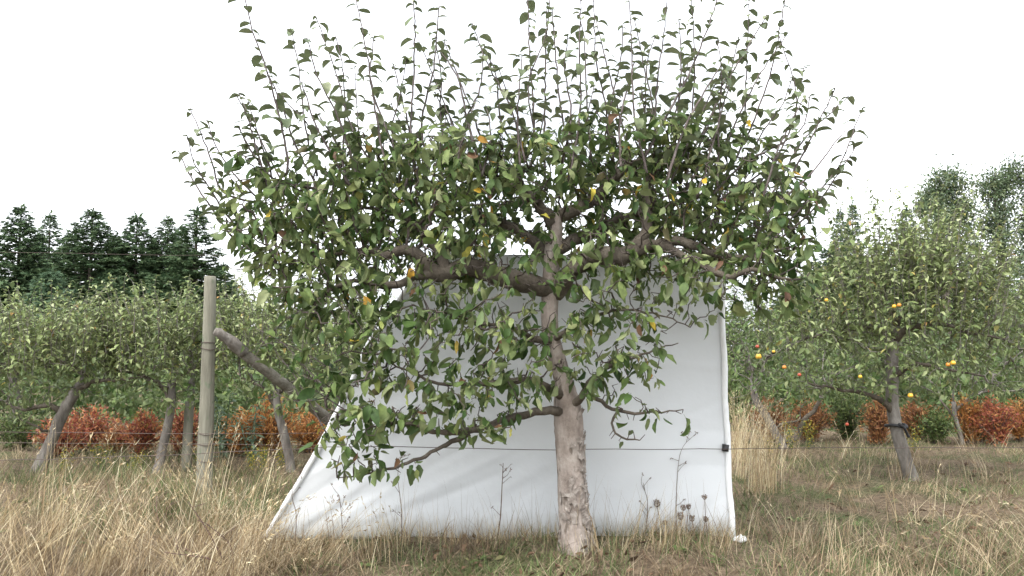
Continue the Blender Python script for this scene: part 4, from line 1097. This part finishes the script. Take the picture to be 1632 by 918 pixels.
def conifers():
    kinds = {}
    def place(kind, spec, px, ytop, d, hw, rz, name, lb, group, cat='tree'):
        H = at(px, ytop, d)[2]; W = hw * 1.28 * d / FPX
        b = at(px, 550, d); b[2] = 0
        sd, H0, R0, mt, sparse = spec
        if kind not in kinds:
            root = empty(name, (0, 0, 0), lb, cat, group)
            w, f = conifer_parts(sd, H0, R0, mt, sparse)
            w.build('trunk', M['conifer_bark'], root); f.build('crown', M[mt], root)
            root.location = tuple(b); kinds[kind] = root
        else:
            root = copy_thing(kinds[kind], b, rz, (1, 1, 1), lb, group)
        root.rotation_euler = (0, 0, rz); root.scale = (W / R0, W / R0, H / H0)
    A = ('a', (101, 9.5, 2.0, 'needle', 1.0)); B = ('b', (102, 9.0, 1.7, 'needle', .9)); C = ('c', (103, 9.5, 1.5, 'needle', .72)); Y = ('y', (104, 5.5, 1.5, 'needle_pale', 1.0))
    G = 'conifers beyond the orchard'
    for (k, sp), px, yt, d, hw, rz, nm, lb in [
        (A, 24, 328, 44, 68, .3, 'conifer', 'dark broad conifer at the left edge of the tree line'),
        (C, 72, 338, 50, 44, 1.2, 'conifer', 'thin sparse conifer second from the left edge'),
        (A, 140, 334, 43, 78, 2.2, 'conifer', 'wide conifer with drooping branches, tallest right of the sparse one'),
        (B, 108, 368, 47, 50, 3.0, 'conifer', 'shorter conifer tucked behind the wide drooping one'),
        (B, 212, 340, 44, 60, .7, 'conifer', 'dark pointed conifer left of the twin tops'),
        (A, 262, 346, 45, 56, 4.4, 'conifer', 'left one of the twin topped dense conifers'),
        (B, 284, 360, 47, 44, 5.1, 'conifer', 'slightly lower right twin of the dense conifers'),
        (C, 308, 330, 42, 62, 2.6, 'conifer', 'open branched dark conifer directly left of the big apple tree'),
        (B, -50, 350, 46, 66, 1.0, 'conifer', 'conifer cut off by the left frame edge'),
        (Y, 77, 432, 36, 52, .4, 'young_conifer', 'small pale green conifer in front of the dark tree line'),
        (A, 175, 440, 38, 60, 1.6, 'conifer', 'low dark conifer in front of the wide drooping one'),
        (B, 178, 372, 49, 52, 2.9, 'conifer', 'dark conifer filling the gap before the pointed one'),
        (B, 240, 385, 50, 50, 4.9, 'conifer', 'lower conifer between the pointed one and the twin tops'),
        (B, 48, 380, 50, 50, 5.6, 'conifer', 'conifer half hidden between the two leftmost ones'),
        (B, 350, 420, 46, 50, 3.3, 'conifer', 'low conifer seen just right of the tall round post'),
        (C, 1365, 322, 52, 30, .9, 'conifer', 'slim conifer with pointed top between the apple trees'),
        (B, 1345, 334, 54, 30, 2.0, 'conifer', 'left neighbour of the slim pointed conifer between apple trees'),
        (B, 1325, 395, 42, 62, 2.8, 'conifer', 'low wide dark conifer behind the gap between apple trees'),
        (A, 1270, 440, 44, 60, 4.0, 'conifer', 'dark conifer half hidden behind the right crown edge of the big tree'),
        (B, 1452, 330, 50, 40, 1.1, 'conifer', 'dark conifer left of the rounded leafy trees'),
        (B, 1560, 385, 48, 50, 3.9, 'conifer', 'dark conifer filling the gap between the two leafy trees'),
        (A, 1405, 392, 45, 56, .8, 'conifer', 'dark conifer hidden behind the crown of the right apple tree'),
        (B, 1300, 415, 48, 56, 1.7, 'conifer', 'dark conifer between the big tree and the slim pointed pair'),
        (A, 1505, 400, 47, 60, 5.2, 'conifer', 'dark conifer under the rounded leafy tree'),
        (A, 1660, 370, 46, 60, .2, 'conifer', 'conifer cut off by the right frame edge')]:
        place(k, sp, px, yt, d, hw, rz, nm, lb, G)
conifers()

def leafy_trees():
    def make(seed, px, ytop, d, cols, lb):
        r = np.random.default_rng(seed)
        b = at(px, 550, d); b[2] = 0; s = d / FPX
        root = empty('leafy_tree', b, lb, 'tree', 'leafy trees beyond the orchard')
        wood = MB(); fol = MB(); P = []
        top = at(px, ytop, d)[2]
        A = resample(np.array([(*b, .2), (b[0] + .1, b[1], top * .5, .14), (b[0] - .05, b[1], top * .8, .08), (b[0], b[1], top * .97, .02)]), .4)
        tube(wood, A[:, :3], A[:, 3], 8, 0, .05, True, r)
        for cx, cy, rx, ry, n_ in cols:
            c = at(cx, cy, d)
            k = max(5, n_ // 42)
            j = int(np.abs(A[:, 2] - (c[2] - ry * s * .7)).argmin())
            tube(wood, resample(np.array([A[j, :3], (A[j, :3] + c) / 2 + r.normal(0, .1, 3), c]), .3), .035, 5, 0, .05, False, r)
            cl = c + norm(r.normal(0, 1, (k, 3))) * (r.random((k, 1)) ** .4) * np.array((rx * s, rx * s, ry * s))
            for q in cl:
                tube(wood, np.array([c + (q - c) * .1, (c + q) / 2 + r.normal(0, .05, 3), q]), .012, 3, 0, 0, False)
                m_ = 110; P.append(q + r.normal(0, 1, (m_, 3)) * np.array((.19, .19, .24)))
        P = np.vstack(P); n_ = len(P)
        leaves(fol, P, r.normal(0, .7, (n_, 3)) + np.array((0, 0, -.5)), r.normal(0, .9, (n_, 3)) + np.array((0, 0, .3)), np.clip(r.normal(.125, .03, n_), .06, .22), r.normal(.5, .4, n_), .2, LEAF_LO, 1.1)
        wood.build('trunk', M['conifer_bark'], root); fol.build('crown', M['broad'], root)
    make(61, 1508, 264, 34, [(1508, 300, 30, 34, 1100), (1492, 335, 28, 40, 1100), (1528, 345, 26, 46, 1100), (1508, 400, 38, 46, 1300), (1475, 330, 14, 30, 300)], 'rounded leafy tree beyond the orchard, left one of two at the right')
    make(62, 1598, 258, 34, [(1592, 300, 26, 40, 1100), (1586, 360, 26, 46, 1200), (1624, 282, 22, 28, 600), (1632, 340, 18, 46, 500), (1600, 420, 34, 40, 900), (1645, 390, 26, 40, 500)], 'taller leafy tree beyond the orchard, near the right frame edge')
leafy_trees()

def undergrowth():
    """far-off scrub behind the orchard that reads as one mass"""
    r = np.random.default_rng(71)
    P = []
    for k, x0, y0, y1, h0, h1, dens, sg in ((620, 24, 17, 26, 1.3, 2.2, 60, .40), (420, 15, 11.6, 14.5, .55, .95, 60, .22)):
        cx = r.uniform(-x0, x0, k); cy = r.uniform(y0, y1, k); top = h0 + (h1 - h0) * np.abs(np.sin(cx * .7)) + .4 * r.random(k)
        for a, b, t in zip(cx, cy, top):
            P.append(np.stack((a + r.normal(0, sg, dens), b + r.normal(0, sg * .8, dens), r.random(dens) * t * r.uniform(.6, 1)), 1))
    P = np.vstack(P); n_ = len(P); mb = MB()
    leaves(mb, P, r.normal(0, .7, (n_, 3)), r.normal(0, .8, (n_, 3)) + np.array((0, 0, .3)), np.clip(r.normal(.0095, .002, n_), .005, .014) * P[:, 1], r.normal(.5, .4, n_), .2, LEAF_LO, 1.2)
    o = mb.build('undergrowth', M['far_leaf'], None); tag(o, kind='stuff')
undergrowth()

# ------------------------------------------------------------------ grass, litter, weeds
def field(n, y0, y1, margin=.9, power=1.0, r=rng):
    """points on the ground within the view, denser towards the camera"""
    y = y0 + (y1 - y0) * r.random(n) ** power
    x = (r.random(n) * 2 - 1) * (y * .66 + margin)
    return x, y

def patch(x, y, s=1.0, o=0.0):
    """slow noise in -1..1"""
    return (np.sin(1.9 * s * x + 1.3 + o) * np.cos(1.5 * s * y + .4 * o) + .6 * np.sin(3.7 * s * x - 2.9 * s * y + o) + .4 * np.sin(7.3 * s * x + 5.1 * s * y + 2 * o)) / 2

def px_of(x, y):
    return 816 + x / y * FPX

def grasses():
    r = np.random.default_rng(91)
    def P3(x, y): return np.stack((x, y, gz(x, y) - .005), 1)
    # brown flattened thatch
    mb = MB(); x, y = field(64000, 3.7, 10.5, .9, 1.4, r)
    blades(mb, P3(x, y), r.random(len(x)) * 6.28, r.uniform(.06, .20, len(x)), r.uniform(.7, 1.5, len(x)), r.uniform(0, .6, len(x)), r.uniform(.002, .005, len(x)), 2)
    o = mb.build('thatch', M['thatch'], None); tag(o, kind='stuff')
    # short green grass in patches
    mb = MB(); x, y = field(60000, 3.7, 10.5, .9, 1.35, r)
    q = px_of(x, y); g = patch(x, y, 1.0, .7) + r.normal(0, .25, len(x)) + np.where((q > 1040) & (y < 5.3), .5, 0) + np.where((q > 480) & (q < 1000) & (y < 4.6), .12, 0) - np.where((q < 420) & (y < 4.9), .45, 0) + np.where((q < 480) & (y > 5.4) & (y < 7.4), .3, 0)
    k = g > np.where(q > 900, .06, .18); x, y = x[k], y[k]
    blades(mb, P3(x, y), r.random(len(x)) * 6.28, r.uniform(.04, .14, len(x)) * np.where((px_of(x, y) < 500) & (y > 5.2), 1.9, 1), r.uniform(.05, .6, len(x)), r.uniform(.2, 1.3, len(x)), r.uniform(.0025, .0055, len(x)), 3)
    o = mb.build('green_grass', M['grass'], None); tag(o, kind='stuff'); print('green', len(x))
    # dry grass in lodged tufts: the blades of a tuft lean the same way
    mb = MB(); nt = 1500; tx, ty = field(nt, 3.7, 10.5, .9, 1.25, r); q = px_of(tx, ty)
    g = patch(tx, ty, .8, 3.1) + r.normal(0, .35, nt) + np.where(q < 470, .30, 0) + np.where(ty > 6.3, .25, 0) - np.where((q > 560) & (q < 900) & (ty < 4.9), .25, 0)
    k = g > -.1; tx, ty, q = tx[k], ty[k], q[k]; nt = len(tx)
    cnt = r.integers(8, 30, nt); ti = np.repeat(np.arange(nt), cnt); n = len(ti)
    x = tx[ti] + r.normal(0, .06, n); y = ty[ti] + r.normal(0, .06, n)
    taz = np.where(r.random(nt) < .4, r.normal(.1, .8, nt), r.random(nt) * 6.28); tle = np.abs(r.normal(.55, .35, nt)); tln = r.uniform(.12, .34, nt) * np.where(q < 470, 1.1, .8) * np.where(ty > 5.6, .72, 1)
    blades(mb, P3(x, y), taz[ti] + r.normal(0, .5, n), tln[ti] * r.uniform(.5, 1.35, n), np.abs(tle[ti] + r.normal(0, .22, n)), r.uniform(.1, 1.1, n), r.uniform(.0022, .0045, n), 4)
    o = mb.build('dry_grass', M['straw'], None); tag(o, kind='stuff'); print('dry', n)
    # tall pale stems in leaning clumps
    mb = MB(); clumps = []      # px, py, stems, length, lean, azimuth
    for _ in range(19): clumps.append((r.uniform(-80, 420), r.uniform(825, 950), 19, .62, abs(r.normal(.55, .25)), r.normal(.1, .5)))
    for _ in range(14): clumps.append((r.uniform(-40, 440), r.uniform(840, 945), 16, .48, abs(r.normal(.7, .3)), r.normal(2.9, .5)))
    for _ in range(26): clumps.append((r.uniform(-80, 430), r.uniform(850, 950), 26, .30, abs(r.normal(.5, .3)), r.normal(.3, 1.2)))
    for _ in range(10): clumps.append((r.uniform(-60, 420), r.uniform(800, 930), 12, .68, abs(r.normal(.2, .15)), r.random() * 6.28))
    for _ in range(18): clumps.append((r.uniform(-40, 440), r.uniform(770, 810), 9, .32, abs(r.normal(.3, .2)), r.normal(0, 1)))
    for _ in range(14): clumps.append((r.uniform(300, 520), r.uniform(850, 930), 20, .36, abs(r.normal(.6, .3)), r.normal(.2, 1)))
    for _ in range(8): clumps.append((r.uniform(430, 640), r.uniform(870, 930), 14, .32, abs(r.normal(.4, .3)), r.random() * 6.28))
    for _ in range(60): clumps.append((r.uniform(425, 1160), r.uniform(859, 874), 11, .13, abs(r.normal(.3, .25)), r.random() * 6.28))
    for _ in range(18): clumps.append((r.uniform(1170, 1235), r.uniform(718, 790), 24, .60, abs(r.normal(.12, .1)), r.random() * 6.28))
    for _ in range(40): clumps.append((r.uniform(1230, 1720), r.uniform(712, 770), 9, .32, abs(r.normal(.35, .3)), r.random() * 6.28))
    for _ in range(9): clumps.append((r.uniform(1560, 1720), r.uniform(840, 930), 13, .42, abs(r.normal(.85, .2)), r.normal(2.7, .3)))
    for _ in range(16): clumps.append((r.uniform(1180, 1560), r.uniform(790, 910), 8, .34, abs(r.normal(.6, .4)), r.random() * 6.28))
    for _ in range(12): clumps.append((r.uniform(930, 1100), r.uniform(868, 905), 14, .26, abs(r.normal(.4, .3)), r.random() * 6.28))
    for _ in range(22): clumps.append((r.uniform(-60, 520), r.uniform(735, 765), 6, .24, abs(r.normal(.3, .2)), r.random() * 6.28))
    PP = []; AZ = []; LL = []; LE = []; BE = []
    for cx, cy, n_, ln, ld, az in clumps:
        c = ground(cx, cy)
        m_ = int(n_ * r.uniform(.6, 1.4))
        PP.append(P3(c[0] + r.normal(0, .05, m_), c[1] + r.normal(0, .05, m_))); AZ.append(az + r.normal(0, .35, m_))
        LL.append(ln * r.uniform(.5, 1.3, m_)); LE.append(np.abs(ld * .7 + r.normal(0, .14, m_))); BE.append(r.uniform(.05, .6, m_) + ld * .35)
    PP = np.vstack(PP); AZ = np.concatenate(AZ); LL = np.concatenate(LL); LE = np.concatenate(LE); BE = np.concatenate(BE)
    n = len(PP)
    tip, td = blades(mb, PP, AZ, LL, LE, BE, r.uniform(.0024, .0046, n), 6)
    # feathery seed heads at the tips of the longer stems are part of the same mass
    k = np.where((LL > .34) & (r.random(n) < .45))[0]; k = np.repeat(k, 7)
    back = r.uniform(0, .085, len(k)); hp = tip[k] - td[k] * back[:, None]
    leaves(mb, hp, td[k] + r.normal(0, .28, (len(k), 3)), r.normal(0, 1, (len(k), 3)), r.uniform(.014, .030, len(k)), .3, .2, LEAF_LO, .5)
    o = mb.build('tall_dry_grass', M['stem'], None); tag(o, kind='stuff'); print('stems', n)
    # sparse thin stems with seed heads in front of the sheet
    mb = MB(); n = 520
    px = r.uniform(430, 1160, n); py = r.uniform(858, 905, n); G_ = np.array([ground(a, b) for a, b in zip(px, py)])
    L = r.uniform(.10, .42, n) * r.random(n) ** .5 + .06
    blades(mb, P3(G_[:, 0], G_[:, 1]), r.random(n) * 6.28, L, np.abs(r.normal(.1, .12, n)), r.uniform(0, .5, n), .0019, 5)
    o = mb.build('seed_grass', M['straw'], None); tag(o, kind='stuff')
    # dead leaves
    mb = MB(); x, y = field(2600, 3.7, 8.5, .9, 1.5, r)
    q = px_of(x, y); g = patch(x, y, .9, 5.0) + np.where((np.abs(q - 860) < 190) & (y < 4.9), .7, 0) + r.normal(0, .3, len(x)); k = g > .15; x, y = x[k], y[k]; n = len(x)
    P = P3(x, y); P[:, 2] += r.uniform(.01, .05, n)
    leaves(mb, P, r.normal(0, 1, (n, 3)) * np.array((1, 1, .25)), r.normal(0, .45, (n, 3)) + np.array((0, 0, 1)), np.clip(r.normal(.055, .016, n), .025, .09), r.normal(.6, .9, n), r.normal(.4, .5, n), LEAF_MID, 1.0, r.normal(0, .8, n))
    o = mb.build('leaf_litter', M['litter'], None); tag(o, kind='stuff'); print('litter', n)
    # low broad weeds
    mb = MB(); c = 90
    P = []; Dv = []
    for _ in range(c):
        a = ground(r.uniform(0, 1632), r.uniform(770, 925)); a[2] = gz(a[0], a[1])
        m_ = int(r.integers(6, 14)); az = r.random(m_) * 6.28
        P.append(a + r.normal(0, .02, (m_, 3)) * np.array((1, 1, .3)) + np.array((0, 0, .015))); Dv.append(np.stack((np.cos(az), np.sin(az), r.uniform(.1, .8, m_)), 1))
    P = np.vstack(P); Dv = np.vstack(Dv); n = len(P)
    leaves(mb, P, Dv, r.normal(0, .2, (n, 3)) + np.array((0, 0, 1)), r.uniform(.03, .07, n), r.uniform(.2, 1.2, n), .25, LEAF_MID, .8)
    o = mb.build('ground_weeds', M['grass'], None); tag(o, kind='stuff')
grasses()

def stalks():
    r = np.random.default_rng(17)
    # dried wild carrot: nest-shaped heads of curled rays on a thin stalk
    lst = [(1047, 803, 1052, 862, 6, 'largest dried wild carrot head, left one before the sheet'), (1084, 823, 1080, 868, 6.5, 'dried wild carrot head lowest in the close group of three'),
           (1097, 808, 1094, 866, 4.5, 'small pale dried wild carrot head at the top of the close group'), (1089, 810, 1088, 868, 4.5, 'dried wild carrot head at the upper left of the close group'),
           (1103, 827, 1100, 868, 5, 'dried wild carrot head at the lower right of the close group'), (1125, 828, 1122, 866, 4.5, 'slim dried wild carrot head nearest the white pole'),
           (1123, 793, 1118, 866, 4, 'highest dried wild carrot head, close to the white pole'), (1060, 834, 1058, 866, 3.5, 'tiny dark dried wild carrot head between the largest and the group')]
    for px, py, bx, by, rp, lb in lst:
        g = ground(bx, by); d = g[1]; c = at(px, py, d); Rr = .82 * rp * d / FPX
        root = empty('wild_carrot', g, lb, 'dried flower', 'dried wild carrot heads before the sheet')
        mb = MB(); path = resample(np.array([g, (g + c) / 2 + r.normal(0, .012, 3), c - np.array((0, 0, Rr))]), .03); tube(mb, path, np.linspace(.003, .0018, len(path)), 5, 0); mb.build('stalk', M['weed'], root)
        mb = MB(); b = c - np.array((0, 0, Rr))
        for k in range(15):
            az = k / 15 * 6.28 + r.normal(0, .15); h = np.array((math.cos(az), math.sin(az), 0)); f = r.uniform(.6, 1.15)
            ray = np.array([b, b + h * Rr * .7 * f + np.array((0, 0, Rr * .35)), b + h * Rr * 1.0 * f + np.array((0, 0, Rr * 1.1 * f)), b + h * Rr * r.uniform(.45, .9) + np.array((0, 0, Rr * 1.9 * f))])
            tube(mb, resample(ray, .01), .0011, 4, 0, .2, True, r)
            q = ray[-1] + r.normal(0, .003, (5, 3)); leaves(mb, q, r.normal(0, 1, (5, 3)), r.normal(0, 1, (5, 3)), .010, .5, .3, LEAF_LO, .9)
        mb.build('seed_head', M['weed'], root)
    # upright dead weed stalks
    for pts, w, lb in [([(790, 868), (797, 830), (800, 780), (802, 738)], 3.0, 'straight dark dead weed stalk in front of the sheet left of the trunk'),
                       ([(785, 855), (775, 800), (771, 762)], 2.4, 'shorter dead weed stalk left of the straight dark one'),
                       ([(640, 870), (640, 815), (634, 760), (638, 730)], 2.0, 'dead weed stalk with side sprigs below the low left branch'),
                       ([(1028, 862), (1032, 800), (1022, 770)], 1.8, 'thin dead stalk right of the trunk before the sheet'),
                       ([(1078, 862), (1078, 790), (1085, 720), (1110, 690)], 1.5, 'tall airy branching dead weed beside the white pole'),
                       ([(470, 870), (472, 820), (465, 790), (470, 760)], 2.0, 'withered twining weed at the left foot of the sheet'),
                       ([(545, 876), (545, 830), (541, 790)], 2.0, 'thin dead stalk left of centre before the sheet'),
                       ([(1490, 910), (1496, 860), (1500, 820)], 2.4, 'dead brown weed stalk in the right foreground')]:
        g = ground(*pts[0]); d = g[1]; s = d / FPX
        root = empty('dead_weed', g, lb, 'weed', 'dead weed stalks')
        path = resample(np.array([g] + [at(x, y, d) for x, y in pts[1:]]), .03); mb = MB(); tube(mb, path, np.linspace(w * .36 * s * 1.2, w * .18 * s, len(path)), 5, 0, .1, True, r); mb.build('stalk', M['weed'], root)
        mb = MB()
        for k in range(7):
            i = int(r.integers(len(path) // 3, len(path))); a = r.random() * 6.28; q = path[i]
            e = q + np.array((math.cos(a) * .05, math.sin(a) * .03, r.uniform(.02, .07)))
            tube(mb, np.array([q, (q + e) / 2 + r.normal(0, .004, 3), e]), .0013, 4, 0, 0, True)
            leaves(mb, np.repeat(e[None], 4, 0), r.normal(0, 1, (4, 3)), r.normal(0, 1, (4, 3)), .014, .8, .4, LEAF_LO, 1.0)
        mb.build('sprigs', M['weed'], root)
    # brambles in the left foreground
    for b, tips, lb in [((372, 925), [(300, 800), (330, 835), (262, 880), (345, 870)], 'reddish bare bramble with forked stems in the left foreground'), ((255, 845), [(250, 790), (275, 800)], 'small bare bramble sprig below the tall round post')]:
        g = ground(*b); root = empty('bramble', g, lb, 'bramble'); mb = MB()
        for x, y in tips:
            t = at(x, y, g[1] + r.normal(0, .1)); mid = (g + t) / 2 + np.array((r.normal(0, .04), 0, .03)); path = resample(np.array([g, mid, t]), .03)
            tube(mb, path, np.linspace(.005, .002, len(path)), 5, 0, .1, True, r)
            for k in range(5):
                i = int(r.integers(len(path) // 4, len(path) - 1)); e = path[i] + np.array((r.normal(0, .06), r.normal(0, .03), r.uniform(.0, .08))); tube(mb, np.array([path[i], (path[i] + e) / 2 + r.normal(0, .006, 3), e]), .0016, 4, 0)
        mb.build('stems', M['bramble'], root)
    # blue-green thistle-like plants behind the post
    mt = leaf_mat('bluish_weed_leaf', ((0, (.10, .16, .09)), (1, (.20, .27, .18))), (.22, .27, .2), .6, .2, .2, vein=False)
    for px, py, h, lb in [(352, 742, 105, 'tall blue green thistle right behind the tall round post'), (402, 742, 88, 'blue green thistle plant left of the tallest orange shrub')]:
        g = ground(px, py); H = h * g[1] / FPX
        root = empty('thistle', g, lb, 'weed'); mb = MB(); P = []
        for k in range(3):
            e = g + np.array((r.normal(0, .08), r.normal(0, .05), H * r.uniform(.8, 1.05))); path = resample(np.array([g, (g + e) / 2 + r.normal(0, .02, 3), e]), .04); tube(mb, path, .005, 5, 0); P.append(np.repeat(path[2:], 3, 0))
        mb.build('stems', mt, root); P = np.vstack(P); n = len(P); az = r.random(n) * 6.28; mb = MB()
        leaves(mb, P, np.stack((np.cos(az), np.sin(az), r.uniform(0, .7, n)), 1), r.normal(0, .2, (n, 3)) + np.array((0, 0, 1)), r.uniform(.07, .13, n), 1.0, .3, LEAF_MID, .6); mb.build('foliage', mt, root)
stalks()
